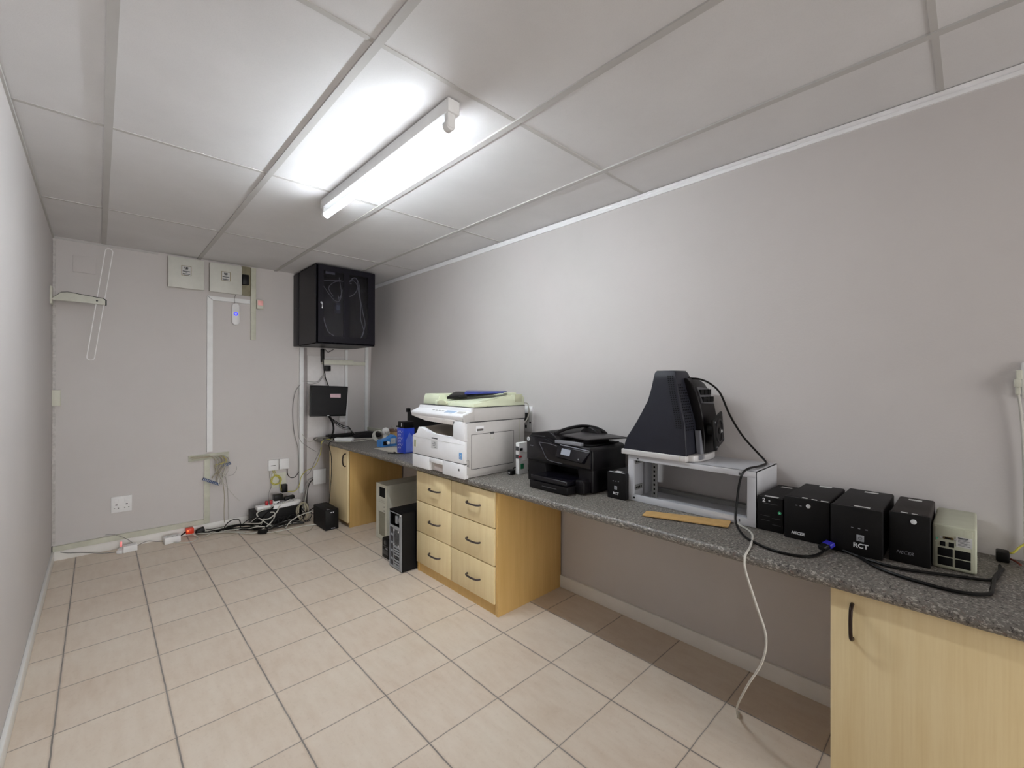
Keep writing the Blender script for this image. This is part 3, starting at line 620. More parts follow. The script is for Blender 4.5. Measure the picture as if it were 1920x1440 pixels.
cable([(1.08, 4.20, .005), (1.12, 4.07, .005), (1.19, 3.99, .005), (1.27, 3.98, .005), (1.35, 4.01, .005), (1.40, 4.09, .005)], .0022, TAN, 'thin loose wire arcing on the floor tiles left of the black backup unit')
cable([(1.20, 4.19, .010), (1.25, 4.22, .05), (1.33, 4.22, .085), (1.42, 4.22, .10), (1.46, 4.22, .09)], .0042, WCAB, 'white cable curving from the floor to back of black backup unit')
for k in range(4):
    pts = [(1.36 + random.uniform(0, .03), 4.40 + random.uniform(-.05, .1), random.uniform(.02, .18)) for _ in range(2)] + [(1.42, 4.35, random.uniform(.05, .2)), (1.46, 4.25, random.uniform(.04, .15)), (1.50, 4.16, random.uniform(.05, .12))]
    cable(pts, .004, BCAB if k < 2 else GCAB, 'black cable plugged into back of the floor backup unit' if k < 2 else 'grey cable plugged into back of the floor backup unit', 'black cables behind the floor backup unit' if k < 2 else 'grey cables behind the floor backup unit')
cable([(.98, 4.30, .13), (.93, 4.30, .11), (.90, 4.33, .075), (.905, 4.36, .05), (.93, 4.35, .06)], .0035, BCAB, 'short black cable loop sticking out left of the black case')
cable([(.78, 4.45, .02), (.80, 4.44, .07), (.84, 4.43, .10), (.89, 4.41, .095), (.90, 4.40, .03)], .004, BCAB, 'black cable arching up above the bundle on the floor')
T = thing('black_plug_box', 'black inline plug box lying in front of the cable bundle', 'plug', (1.02, 4.18, 0))
Mx = Matrix.Translation((1.02, 4.19, .004)) @ Matrix.Rotation(-.7, 4, 'Z')
G().box(-.035, .035, -.018, .018, 0, .030, .004).xf(Mx).make('body', BLACK, T)
T = thing('red_plug', 'orange-red glowing plug among cables on the floor by skirting', 'plug', (.555, 4.53, .03))
g = G(); g.box(.528, .582, 4.50, 4.55, .030, .075, .006); g.make('body', mat('glow_red', (200, 50, 20), .35, emit=(255, 60, 20), estr=.10), T)
G().box(.532, .548, 4.496, 4.50, .050, .068, .002).make('indicator', mat('orange_glow', (255, 120, 60), .3, emit=(255, 110, 50), estr=.7), T)
T = thing('black_plug', 'black moulded plug beside the glowing red plug on the floor', 'plug', (.63, 4.53, .02))
g = G(); g.hexa([(.590, 4.50, .022), (.66, 4.50, .028), (.66, 4.545, .028), (.590, 4.545, .022), (.600, 4.505, .052), (.652, 4.505, .066), (.652, 4.54, .066), (.600, 4.54, .052)], .006, 3); g.make('body', BLACK, T)
T = thing('extension_block', 'white extension block on floor beside the glowing red plug', 'power strip', (.44, 4.49, 0))
Mx = Matrix.Translation((.435, 4.47, .001)) @ Matrix.Rotation(.08, 4, 'Z')
G().box(-.055, .050, -.035, .035, 0, .052, .004).xf(Mx).make('body', WHITE, T)
g = G()
for dx in (-.03, .0, .03): g.box(dx - .004, dx + .004, -.010, -.004, .0515, .0528)
g.xf(Mx).make('pin_holes', DARK, T)
T = thing('extension_block', 'white two-piece socket block on floor with a pink light', 'power strip', (.16, 4.46, 0))
g = G(); g.hexa([(.098, 4.455, .001), (.130, 4.430, .001), (.150, 4.48, .001), (.115, 4.50, .001), (.098, 4.455, .020), (.130, 4.430, .020), (.150, 4.48, .034), (.115, 4.50, .034)], .003); g.make('end_block', WHITE, T)
Mx = Matrix.Translation((.175, 4.465, .001)) @ Matrix.Rotation(.12, 4, 'Z')
G().box(-.040, .042, -.028, .028, 0, .048, .003).xf(Mx).make('body', WHITE, T)
G().box(.118, .132, 4.45, 4.462, .048, .088, .004).make('pilot_light', mat('pink_glow', (250, 170, 170), .4, emit=(255, 110, 110), estr=.3), T)
cable([(.098, 4.47, .012), (.02, 4.52, .010), (-.08, 4.56, .030), (-.16, 4.575, .045), (-.20, 4.58, .06)], .003, GCAB, 'grey cable from socket block along the skirting to the left corner')
cable([(.215, 4.49, .02), (.28, 4.52, .035), (.34, 4.51, .02), (.385, 4.48, .02)], .003, GCAB, 'grey cable joining the two white blocks on the floor')
cable([(.21, 4.50, .03), (.16, 4.55, .075), (.09, 4.578, .118), (.04, 4.59, .125)], .002, GCAB, 'thin cable rising from socket block over the skirting trunking')
cable([(.44, 4.43, .01), (.50, 4.36, .008), (.57, 4.37, .008), (.60, 4.44, .010), (.57, 4.50, .03)], .004, WCAB, 'white cable looping on the tiles below the glowing red plug')
cable([(.62, 4.41, .008), (.68, 4.45, .010), (.74, 4.49, .012), (.82, 4.52, .02)], .0035, WCAB, 'short white cable end lying at the bundle left end')
cable([(.485, 4.49, .03), (.51, 4.50, .045), (.53, 4.52, .05)], .0055, BCAB, 'short black lead between white block and glowing red plug')

T = thing('backup_unit', 'black backup power unit on the floor beside corner cupboard', 'backup power unit', (1.49, 4.03, 0))
G().box(1.428, 1.548, 3.89, 4.17, .004, .178, .006).make('case', UPST, T)
G().box(1.430, 1.546, 3.883, 3.895, .002, .174, .004).make('front_panel', UPSB, T)
G().box(1.474, 1.488, 3.8815, 3.8835, .150, .158).make('indicator_light', LOGO, T)
G().box(1.494, 1.504, 3.8815, 3.8835, .150, .158).make('indicator_light', LOGO, T)
G().box(1.480, 1.515, 3.8815, 3.8835, .010, .018).make('maker_mark', SILV, T)
G().box(1.45, 1.475, 3.90, 3.915, .178, .1788).make('sticker', SILV, T)
G().box(1.48, 1.52, 3.93, 4.12, .177, .1795, .001).make('top_ridge', UPSB, T)

# ------------------------------------------------------------------ under the worktop
T = thing('beige_tower', 'beige computer tower standing under the worktop beside drawer cabinet', 'computer tower', (1.91, 3.36, 0))
x0, x1, y0, y1, h = 1.694, 2.125, 3.275, 3.460, .458
G().box(x0 + .006, x1, y0, y1, .004, h, .003).make('case', PC, T)
f = G()
by0, by1 = y0 + .028, y1 - .045
for q in ((y0, by0, .004, h), (by1, y1, .004, h), (by0, by1, h - .025, h), (by0, by1, .335, .350), (by0, by1, .004, .035), (by0, by1, .232, .300)): f.box(x0 - .002, x0 + .0065, *q)
f.box(x0 + .001, x0 + .007, by0, by1, .300, .335)
fp = f.make('front_panel', PC, T)
G().box(x0 + .004, x0 + .007, by0, by1, .350, h - .025).make('open_drive_bay', DARK, T)
g = G(); g.box(x0, x0 + .0015, by0 + .032, by1 - .004, .268, .290); g.make('drive_slot', DARK, fp)
for z in (.278, .246): G().cyl((x0 - .002, by0 + .016, z), .005, .004, 'X', 12).make('button', SEAM, fp)
for z in (.226, .310, .322): G().box(x0 - .0025, x0 - .0015, by0, by1, z, z + .0015).make('seam_line', PCG, fp)
g = G(); g.box(x0 + .003, x0 + .0075, by0, by1, .035, .232)
for k in range(22): g.box(x0 + .001, x0 + .004, by0, by1, .038 + k * .0088, .0405 + k * .0088)
g.make('front_grille', PCG, T)
T = thing('black_tower', 'black computer tower with silver rear panel beside drawer cabinet', 'computer tower', (1.70, 2.77, 0))
x0, x1, y0, y1, h = 1.497, 1.93, 2.683, 2.860, .405
g = G(); g.box(x0 + .004, x1, y0, y0 + .003, .006, h); g.box(x0 + .004, x1, y1 - .003, y1, .006, h); g.box(x0 + .002, x1, y0, y1, h - .004, h, .001); g.box(x0 + .004, x1, y0, y1, .004, .008); g.box(x1 - .004, x1, y0, y1, .006, h)
g.make('case', UPSB, T)
G().box(x0 + .003, x0 + .02, y0 + .01, y1 - .01, 0, .006).make('foot_rail', MATTE, T)
f = G(); P0, P1 = y0 + .004, y1 - .004
for q in ((P0, P0 + .030, .006, h - .012), (P0 + .030, P1, .285, .300), (P1 - .006, P1, .006, h - .012), (P0 + .03, P1 - .006, h - .017, h - .012), (P0 + .03, P1 - .006, .006, .020), (P0 + .106, P0 + .114, .02, .285), (P0 + .03, P0 + .106, .150, .165), (P0 + .03, P0 + .106, .278, .285)): f.box(x0, x0 + .003, *q)
rp = f.make('rear_panel', STEEL, T)
G().box(x0 + .03, x0 + .033, P0 + .03, P1 - .006, .300, h - .017).make('power_supply_bay', DARK, T)
g = G(); g.cyl((x0 + .020, P0 + .05, .345), .016, .02, 'X', 16); g.make('power_connector', SILV, T)
G().box(x0 + .006, x0 + .03, P0 + .070, P0 + .10, .315, .37, .004).make('power_supply', STEEL, T)
g = G(); g.box(x0 + .0025, x0 + .004, P0 + .03, P0 + .106, .165, .278)
cy, cz = P0 + .068, .222
for rr in (.012, .022, .032): g.tube([(x0 + .001, cy + rr * math.cos(a), cz + rr * math.sin(a)) for a in [k * math.pi / 8 for k in range(16)]], .0018, 6, 2, True)
for a in (0, 1.57, .785, 2.356): g.tube([(x0 + .001, cy - .04 * math.cos(a), cz - .04 * math.sin(a)), (x0 + .001, cy + .04 * math.cos(a), cz + .04 * math.sin(a))], .0015, 6, 1)
g.make('fan_grille', mat('fan_grille_grey', (96, 98, 100), .45, .5), T)
for k in range(7):
    g = G(); g.box(x0 - .001, x0 + .002, P0 + .034, P0 + .103, .024 + k * .018, .036 + k * .018, .001); g.make('slot_cover', STEEL if k != 3 else SEAM, T)
g = G(); g.box(x0 + .002, x0 + .0035, P0 + .114, P1 - .006, .02, .285)
g.make('port_shield', mat('port_shield_dark', (70, 74, 82), .4, .5), T)
for k in range(9): G().box(x0 - .001, x0 + .003, P0 + .122, P0 + .148, .030 + k * .028, .044 + k * .028, .001).make('port', STEEL if k % 2 else SEAM, T)
for (yy, zz) in ((P0 + .040, .27), (P0 + .10, .27), (P0 + .040, .172), (P0 + .10, .172), (P0 + .01, .39)):
    G().box(x0 - .004, x0, yy - .004, yy + .004, zz - .006, zz + .006, .001).make('white_clip', WHITE, T)
T = thing('small_speaker', 'small black desktop box standing between the two computer towers', 'speaker', (1.59, 2.99, 0))
g = G(); g.prism([(2.945, 0), (3.046, 0), (3.046, .135), (3.036, .147), (2.955, .147), (2.945, .135)], 'X', 1.537, 1.64, .004); g.make('cabinet', UPSB, T)
g = G(); g.box(1.5352, 1.5375, 2.955, 3.036, .028, .060, .001); g.box(1.5352, 1.5375, 2.955, 3.036, .085, .090); g.make('ribs', mat('dark_grey_rib', (60, 60, 62), .4), T)
G().box(1.535, 1.5372, 2.962, 2.99, .068, .078).make('label', SILV, T)
G().cyl((1.536, 2.995, .115), .018, .004, 'X', 20, bev=.001).make('dial', mat('dark_grey_dial', (40, 40, 42), .3), T)

# ------------------------------------------------------------------ far end of the worktop
ZT = .7355
T = thing('flat_keyboard', 'black flat keyboard-like slab at back corner of the worktop', 'keyboard', (1.90, 4.45, ZT))
Mx = Matrix.Translation((1.90, 4.47, ZT)) @ Matrix.Rotation(.06, 4, 'Z')
g = G(); g.prism([(-.06, 0), (.06, 0), (.06, .026), (-.06, .014)], 'X', -.235, .225, .003); g.xf(Mx).make('body', BLACK, T)
g = G(); g.box(-.22, .21, -.045, .045, .018, .026, .002); g.xf(Mx @ Matrix.Rotation(.09, 4, 'X')).make('key_field', MATTE, T)
T = thing('cloth_bundle', 'dark crumpled bag lying on worktop back corner by the wall', 'bag', (1.98, 4.25, ZT))
R_ = []
for k, (s_, z) in enumerate(((1.0, .0), (1.06, .012), (.94, .030), (.6, .045), (.25, .052))):
    R_.append([(1.985 + .135 * s_ * math.cos(a) * (1 + .12 * math.sin(3 * a + k)), 4.26 + .10 * s_ * math.sin(a) * (1 + .15 * math.cos(2 * a + k)), ZT + z + .004 * math.sin(5 * a)) for a in [2 * math.pi * j / 20 for j in range(20)]])
G().loft(R_).make('fabric', mat('dark_cloth', (30, 28, 30), .85, var=.2), T)
T = thing('white_adapter', 'long white power adapter lying at far end of the worktop', 'power adapter', (1.69, 4.14, ZT))
Mx = Matrix.Translation((1.70, 4.14, ZT)) @ Matrix.Rotation(-.78, 4, 'Z')
G().box(-.085, .085, -.026, .026, 0, .030, .005).xf(Mx).make('body', WHITE, T)
G().box(-.105, -.085, -.014, .014, .008, .024, .003).xf(Mx).make('plug_end', BLACK, T)
cable([(1.63, 4.22, .745), (1.60, 4.27, .742), (1.575, 4.32, .742), (1.60, 4.40, .741), (1.66, 4.46, .741)], .003, BCAB, 'black cord curling off the end of the white adapter')
cable([(1.61, 4.25, .742), (1.605, 4.13, .741), (1.66, 4.04, .741), (1.76, 4.00, .741), (1.85, 4.02, .741), (1.92, 4.06, .741), (1.97, 4.02, .745)], .0042, WCAB, 'white cable snaking along front of worktop to the cable coil')
cable([(1.64, 4.30, .742), (1.72, 4.24, .742), (1.83, 4.16, .742), (1.92, 4.12, .742), (1.98, 4.05, .745)], .0042, WCAB, 'white cable behind the white adapter leading to the cable coil')
cable([(1.74, 4.06, .741), (1.71, 4.00, .741), (1.74, 3.97, .741), (1.79, 4.00, .741)], .0028, GCAB, 'small grey cable loop in front of the white adapter')
pts = []
for k in range(44):
    a = k * .58; rr = 1 + .1 * math.sin(k * 1.1)
    pts.append((1.905 + .055 * rr * math.cos(a) + .0006 * k, 3.87 + .03 * math.sin(a * 1.02), .790 + .044 * rr * math.sin(a)))
cable(pts, .0042, WCAB, 'bundled white cable coil standing on the worktop', sm=3, name='cable_coil')
T = thing('webcam', 'white round-headed gadget resting on the white cable coil', 'webcam', (1.95, 3.78, .80))
g = G(); t = bmesh.new(); bmesh.ops.create_uvsphere(t, u_segments=20, v_segments=14, radius=.034); bmesh.ops.translate(t, vec=(1.950, 3.80, .838), verts=t.verts); g._add(t); g.make('head', WHITE, T)
G().cyl((1.955, 3.765, .826), .016, .030, 'Y', 18, bev=.003).make('lens_ring', COPG, T)
G().box(1.938, 1.968, 3.785, 3.825, .7365, .815, .004).make('stand', WHITE, T)
T = thing('blue_card_box', 'bright blue open card box with white label on the worktop', 'box', (1.84, 3.56, ZT))
g = G(); g.prism([(1.765, ZT), (1.918, ZT), (1.918, .815), (1.895, .832), (1.860, .815), (1.845, .805), (1.80, .795), (1.765, .795)], 'Y', 3.53, 3.60); g.make('carton', CYAN, T)
G().box(1.858, 1.905, 3.527, 3.530, .755, .803).make('label', STICK, T)
G().box(1.868, 1.893, 3.5265, 3.5272, .776, .780).make('label_print', CYAN, T)
G().box(1.790, 1.822, 3.526, 3.531, .748, .782, .001).make('opening', DARK, T)
G().cyl((1.832, 3.520, .768), .013, .02, 'Y', 18, bev=.003).make('white_cap', WHITE, T)
T = thing('brown_box', 'small brown cardboard box against the wall behind blue items', 'box', (2.08, 3.90, ZT))
G().box(2.01, 2.125, 3.76, 3.98, ZT, .828, .002).make('carton', CARD, T)
G().box(2.005, 2.13, 3.755, 3.985, .828, .834, .001).make('lid', mat('box_lid_brown', (120, 84, 66), .6), T)
cable([(2.05, 3.80, .838), (2.06, 3.86, .862), (2.08, 3.92, .868), (2.10, 3.97, .84)], .002, WCAB, 'thin white wire arching over the brown box')
g = G(); g.prism([(1.70, 3.52), (1.90, 3.44), (1.86, 3.16), (1.745, 3.12), (1.70, 3.26)], 'Z', ZT, ZT + .001); tag(g.make('paper_sheet', PAPER), 'cream paper sheet lying on worktop under the blue carton', 'paper')
T = thing('tall_blue_carton', 'tall glossy blue carton with black top and white slanted writing', 'carton', (1.78, 3.14, ZT + .001))
bx0, bx1, by0, by1 = 1.738, 1.835, 3.088, 3.192
G().box(bx0, bx1, by0, by1, ZT + .001, .935, .002).make('carton', BLUE, T)
G().box(bx0 + .004, bx1 - .004, by0 + .001, by1 - .003, .935, .985, .004).make('black_top', BLACK, T)
G().box(bx0 + .001, bx0 + .0045, by0 + .035, by0 + .043, .947, .975, .001).make('pull_tab', STICK, T)
G().box(bx0 - .012, bx0 + .004, by1 - .02, by1, .94, .952, .003).make('side_clip', BLACK, T)
for k in range(6):
    z = .770 + k * .0255
    g = G()
    for j in range(2 + (k % 2)):
        yy = by1 - .018 - j * .024
        g.prism([(yy, z), (yy - .016, z + .006), (yy - .018, z + .018), (yy - .013, z + .016), (yy - .011, z + .009), (yy - .002, z + .006)], 'X', bx0 - .0012, bx0 + .0005)
    g.make('white_writing', mat('carton_writing', (196, 200, 226), .5), T)
g = G(); g.prism([(bx0 + .02, ZT + .01), (bx1 - .004, ZT + .01), (bx1 - .004, .85), (bx0 + .05, .90), (bx0 + .02, .84)], 'Y', by0 - .0008, by0 + .001); g.make('pale_swoosh', mat('carton_pale_blue', (110, 130, 220), .35), T)
T = thing('black_box', 'tall matt black equipment box standing behind the blue carton', 'equipment box', (2.0, 3.19, ZT))
g = G(); g.box(1.89, 2.128, 3.09, 3.30, ZT, 1.050, .004); g.box(1.888, 1.915, 3.285, 3.318, 1.045, 1.078, .003); g.make('case', MATTE, T)
cable([(1.735, 3.085, .742), (1.70, 3.10, .741), (1.67, 3.13, .741), (1.655, 3.17, .741), (1.64, 3.15, .741)], .0032, BCAB, 'short black cord end lying in front of the blue carton')
cable([(1.68, 3.12, .7415), (1.69, 3.155, .748), (1.70, 3.14, .744)], .003, BCAB, 'tiny black loop of cord beside the blue carton')

# ------------------------------------------------------------------ copier
T = thing('copier', 'big white office copier with pale green lid on the worktop', 'copier', (1.80, 2.34, ZT))
X0, X1, Y0, Y1 = 1.556, 2.045, 2.050, 2.633
fr = 1.549
g = G()                                  # chassis: right wall, left lower wall, back, floor of the output tray, base
g.box(X0 + .012, X1, Y0 + .003, Y1 - .004, ZT + .001, .940, .003)
g.box(X0 + .014, X1, Y0 + .002, Y0 + .115, .938, 1.066, .002)
g.box(X1 - .10, X1, Y0 + .1, Y1 - .004, .938, 1.066, .002)
g.make('chassis', COPG, T)
# front cover
yp = [(Y0, .822), (Y1, .822), (Y1, .944), (Y1 - .055, .958), (Y1 - .075, 1.003), (Y1 - .115, 1.004), (Y1 - .17, .985), (Y1 - .235, .966), (Y0 + .12, .966), (Y0, .953)]
fc = G().prism(yp, 'X', fr, fr + .035, .004).make('front_cover', COPW, T)
G().box(fr - .0012, fr + .001, Y0 + .004, Y1 - .004, .934, .9355).make('cover_crease', COPG, fc)
G().box(fr - .001, fr + .002, Y1 - .045, Y1 - .022, .868, .915, .001).make('front_recess', mat('recess_olive', (160, 162, 130), .5), fc)
s = G().box(fr - .0012, fr + .001, 2.330, 2.400, .880, .930).make('model_label', mat('label_pale', (206, 206, 206), .5), fc)
G().box(fr - .0012, fr + .001, 2.330, 2.396, .942, .949).make('maker_mark', INK, fc)
g = G()
for k in range(4): g.box(fr - .0018, fr - .001, 2.345 + .008 * (k % 2), 2.372 + .01 * (k % 3), .886 + k * .011, .8895 + k * .011)
g.make('label_print', mat('grey_ink', (130, 132, 134), .6), s)
s = G().box(fr - .0012, fr + .001, Y0 + .024, Y0 + .052, .848, .886).make('energy_label', mat('label_blue', (110, 166, 220), .5), fc)
g = G(); g.box(fr - .0018, fr - .001, Y0 + .029, Y0 + .047, .853, .857); g.tube([(fr - .0016, Y0 + .031 + .002 * k, .866 + .006 * math.sin(k * .8)) for k in range(8)], .0012, 6, 2); g.make('label_print', STICK, s)
# paper drawer with recessed pull
dy0, dy1 = 2.275, 2.425
g = G()
g.box(fr, fr + .03, Y0, dy0, ZT - .002, .8175, .003); g.box(fr, fr + .03, dy1, Y1, ZT - .002, .8175, .003)
g.box(fr, fr + .03, dy0, dy1, .788, .8175, .003); g.box(fr + .020, fr + .03, dy0, dy1, ZT + .004, .79)
dr = g.make('paper_drawer', COPW, T)
G().prism([(dy0 + .0, .786), (dy1 - .03, .786), (dy1 - .045, ZT + .006), (dy0 + .0, ZT + .004)], 'X', fr + .012, fr + .021).make('pull_recess', mat('recess_pinkish', (196, 186, 182), .5), dr)
G().box(fr - .001, fr + .001, Y0 + .048, Y0 + .060, .776, .790, .001).make('size_dial', SEAM, dr)
G().box(fr + .006, fr + .03, Y0 + .002, Y1 - .002, .8165, .823).make('drawer_gap', SEAM, T)
# right-hand column and output tray
G().box(fr + .001, fr + .04, Y0, Y0 + .118, .955, 1.070, .004).make('front_column', COPW, T)
g = G(); g.hexa([(fr + .036, Y0 + .117, .940), (1.94, Y0 + .117, .940), (1.94, Y1 - .012, .940), (fr + .036, Y1 - .012, .940), (fr + .036, Y0 + .117, .942), (1.94, Y0 + .117, .975), (1.94, Y1 - .012, 1.010), (fr + .036, Y1 - .05, .998)]); g.make('output_tray', COPT, T)
for y in (2.30, 2.36): G().box(1.925, 1.94, y, y + .035, .985, 1.02, .003).make('paper_stop', COPD, T)
# scanner head and control panel
hd = G().prism([(1.620, 1.068), (X1 + .004, 1.066), (X1 + .004, 1.149), (1.618, 1.149)], 'Y', Y0, Y1 + .004, .003).make('scanner_head', COPG, T)
G().prism([(fr, 1.068), (1.625, 1.068), (1.625, 1.147), (1.612, 1.147), (1.612, 1.126), (fr, 1.108)], 'Y', Y0, Y0 + .018, .0015).make('side_cheek', COPG, T)
cp = G().prism([(fr - .004, 1.098), (fr + .004, 1.074), (1.63, 1.068), (1.63, 1.146), (1.612, 1.146), (1.612, 1.127), (fr, 1.108)], 'Y', Y0 + .017, Y1 + .016, .003).make('control_panel', COPW, T)
g = G()                                   # rounded underside lip
yl = [(Y0 + .09, 1.075), (Y1 + .01, 1.085), (Y1 - .02, 1.070), (Y1 - .16, 1.052), (Y0 + .13, 1.042), (Y0 + .10, 1.050)]
g.prism(yl, 'X', fr + .001, fr + .035, .005, 3); g.make('panel_lip', mat('lip_shade', (208, 202, 198), .45), cp)
def onpanel(y0, y1, t0, t1, h=.0012):
    # t across the slope (0 front, 1 back)
    def P(t, dz): return (fr + .006 + (1.606 - fr - .006) * t, 1.1085 + .0175 * t + dz)
    a, b = P(t0, 0), P(t1, 0); return G().prism([(a[0], a[1] - .001), (b[0], b[1] - .001), (b[0], b[1] + h), (a[0], a[1] + h)], 'Y', y0, y1)
g = onpanel(2.19, 2.29, .35, .85); g.make('lcd_screen', mat('lcd_blue', (150, 176, 206), .3), cp)
for k in range(6): onpanel(2.20 + k * .014, 2.208 + k * .014, .1, .22, .002).make('button', mat('panel_button', (160, 170, 190), .4), cp)
for k in range(4): onpanel(2.32 + k * .035, 2.342 + k * .035, .62, .74, .002).make('button', mat('panel_button_grey', (176, 176, 176), .4), cp)
onpanel(2.10, 2.165, .3, .85, .0016).make('counter_label', COPG, cp)
# side door on the -y face
sd = G().box(X0 + .010, X1 - .010, Y0 - .004, Y0 + .003, .755, 1.062, .0015).make('side_door', COPG, T)
g = G()
a, b, c_, d = 1.596, 1.940, .788, .994
for q in ((a, b, d - .0025, d), (a, b, c_ - .003, c_), (a, a + .002, c_, d), (b - .002, b, c_, d)): g.box(q[0], q[1], Y0 - .0052, Y0 - .003, q[2], q[3])
g.make('bypass_flap_seam', SEAM, sd)
G().box(a + .004, b - .004, Y0 - .0055, Y0 - .003, c_ + .002, d - .004, .001).make('bypass_flap', COPG, sd)
h = G().box(1.632, 1.692, Y0 - .0055, Y0 - .003, 1.008, 1.040, .001).make('door_latch', COPW, sd)
G().box(1.637, 1.687, Y0 - .0062, Y0 - .005, 1.011, 1.024).make('latch_recess', mat('latch_dark', (96, 92, 88), .5), h)
G().box(1.742, 1.772, Y0 - .007, Y0 - .004, .986, .998, .001).make('flap_catch', SEAM, sd)
g = G(); g.tube([(1.742, Y0 - .0062, .984), (1.744, Y0 - .0062, .962), (1.757, Y0 - .0062, .950), (1.770, Y0 - .0062, .962), (1.772, Y0 - .0062, .984)], .0008, 6, 5); g.make('flap_moulding', COPD, sd)
G().box(1.993, 1.9945, Y0 - .0050, Y0 - .003, .76, 1.06).make('seam_line', COPD, sd)
g = G(); g.box(1.560, 1.578, Y0 - .0052, Y0 - .003, .842, .8435); g.box(1.577, 1.5785, Y0 - .0052, Y0 - .003, .800, .843); g.box(1.566, 1.574, Y0 - .0055, Y0 - .003, .808, .816); g.make('side_marks', SEAM, sd)
G().box(1.556, X1, Y0 - .002, Y0 + .002, 1.0625, 1.0665).make('body_seam', SEAM, T)
G().box(1.62, X1 + .002, Y0 - .001, Y1, 1.1485, 1.1525).make('lid_gap', SEAM, T)
for x in (1.60, 1.99):
    for y in (2.10, 2.58): G().cyl((x, y, ZT + .0005), .012, .003, 'Z', 12).make('foot', MATTE, T)
# lid: low front apron, feeder block on the left, raised back
g = G()
g.prism([(1.616, 1.153), (2.038, 1.153), (2.038, 1.204), (2.012, 1.222), (1.955, 1.222), (1.76, 1.192), (1.619, 1.172)], 'Y', Y0 - .001, 2.30, .003)
g.prism([(1.640, 1.153), (2.038, 1.153), (2.038, 1.222), (1.655, 1.223), (1.644, 1.195)], 'Y', 2.46, Y1 + .010, .003)
g.prism([(1.622, 1.153), (2.038, 1.153), (2.038, 1.222), (1.90, 1.222), (1.80, 1.196), (1.625, 1.178)], 'Y', 2.295, 2.47, .002)
g.prism([(1.93, 1.153), (2.038, 1.153), (2.034, 1.232), (1.95, 1.232)], 'Y', 2.12, Y1 + .005, .003)
lid = g.make('lid', COPC, T)
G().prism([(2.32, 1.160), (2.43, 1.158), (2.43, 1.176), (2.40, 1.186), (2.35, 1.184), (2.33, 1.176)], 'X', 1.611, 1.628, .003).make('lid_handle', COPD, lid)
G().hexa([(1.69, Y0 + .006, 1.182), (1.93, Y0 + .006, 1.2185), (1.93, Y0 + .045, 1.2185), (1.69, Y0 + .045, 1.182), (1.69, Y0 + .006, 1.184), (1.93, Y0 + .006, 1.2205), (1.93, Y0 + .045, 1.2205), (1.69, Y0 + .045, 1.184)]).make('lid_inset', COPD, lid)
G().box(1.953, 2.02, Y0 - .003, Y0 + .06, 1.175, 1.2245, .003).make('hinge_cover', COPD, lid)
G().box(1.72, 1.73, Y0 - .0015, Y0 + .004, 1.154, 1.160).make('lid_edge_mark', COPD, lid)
T = thing('document_holder', 'black document tray with blue flap lying in top of the copier lid', 'tray', (1.79, 2.30, 1.20))
g = G(); g.hexa([(1.705, 2.30, 1.200), (1.83, 2.12, 1.222), (1.93, 2.16, 1.232), (1.80, 2.49, 1.226), (1.69, 2.30, 1.210), (1.84, 2.12, 1.230), (1.93, 2.16, 1.238), (1.80, 2.49, 1.236)], .002)
g.hexa([(1.64, 2.36, 1.192), (1.74, 2.28, 1.196), (1.84, 2.40, 1.220), (1.76, 2.455, 1.215), (1.64, 2.36, 1.208), (1.74, 2.28, 1.222), (1.84, 2.40, 1.236), (1.76, 2.455, 1.232)], .002)
g.make('black_tray', BLACK, T)
g = G(); g.hexa([(1.715, 2.27, 1.222), (1.88, 2.08, 1.232), (1.95, 2.12, 1.240), (1.80, 2.36, 1.238), (1.715, 2.27, 1.237), (1.88, 2.08, 1.240), (1.95, 2.12, 1.246), (1.80, 2.36, 1.248)], .003); g.make('blue_flap', mat('flap_blue', (52, 62, 132), .3), T)

# wall outlet panel and power stick right of the copier
T = thing('outlet_panel', 'tall white outlet panel on the right wall behind copier', 'socket', (XR(1.06), 2.14, .97))
G().box(XR(1.0) - .014, XR(1.0) + .004, 2.088, 2.182, .96, 1.135, .002).make('faceplate', WHITE, T)
G().box(XR(1.0) - .055, XR(1.0) - .0145, 2.125, 2.175, 1.035, 1.09, .004).make('black_plug', BLACK, T)
G().box(XR(1.0) - .016, XR(1.0) - .013, 2.10, 2.115, 1.02, 1.03).make('pin_hole', DARK, T)
G().box(XR(1.0) - .016, XR(1.0) - .013, 2.14, 2.155, .985, 1.005).make('pin_hole', DARK, T)
cable([(2.06, 2.075, 1.165), (2.10, 2.075, 1.155), (2.115, 2.08, 1.10), (2.10, 2.085, 1.05), (2.06, 2.088, 1.02)], .0045, WCAB, 'white cord bowing out behind back of the copier')
T = thing('power_stick', 'upright white power stick with green switch between copier and printer', 'power strip', (1.905, 1.94, ZT))
G().box(1.872, 1.950, 1.925, 1.955, ZT, .930, .003).make('body', WHITE, T)
g = G(); g.box(1.885, 1.910, 1.921, 1.925, .768, .800, .001); g.make('green_switch', GREEN, T)
for z in (.895, .845):
    G().box(1.868, 1.8725, 1.928, 1.952, z - .012, z + .012, .001).make('socket_face', SEAM, T)
g = G(); g.box(1.875, 1.900, 1.918, 1.926, .882, .898, .003); g.make('black_plug', BLACK, T)
g = G(); g.box(1.866, 1.888, 1.914, 1.926, .840, .852, .004); g.make('red_plug', RED, T)
for z in (.815, .865): G().box(1.9, 1.948, 1.9242, 1.9252, z, z + .0012).make('seam_line', COPD, T)
T = thing('black_plug', 'black three-pin plug lying on worktop at foot of power stick', 'plug', (1.86, 1.965, ZT))
g = G(); g.box(1.828, 1.862, 1.945, 1.985, ZT, .765, .006, 3); g.make('body', BLACK, T)
G().box(1.822, 1.829, 1.955, 1.972, .742, .754, .001).make('pin', CHROME, T)
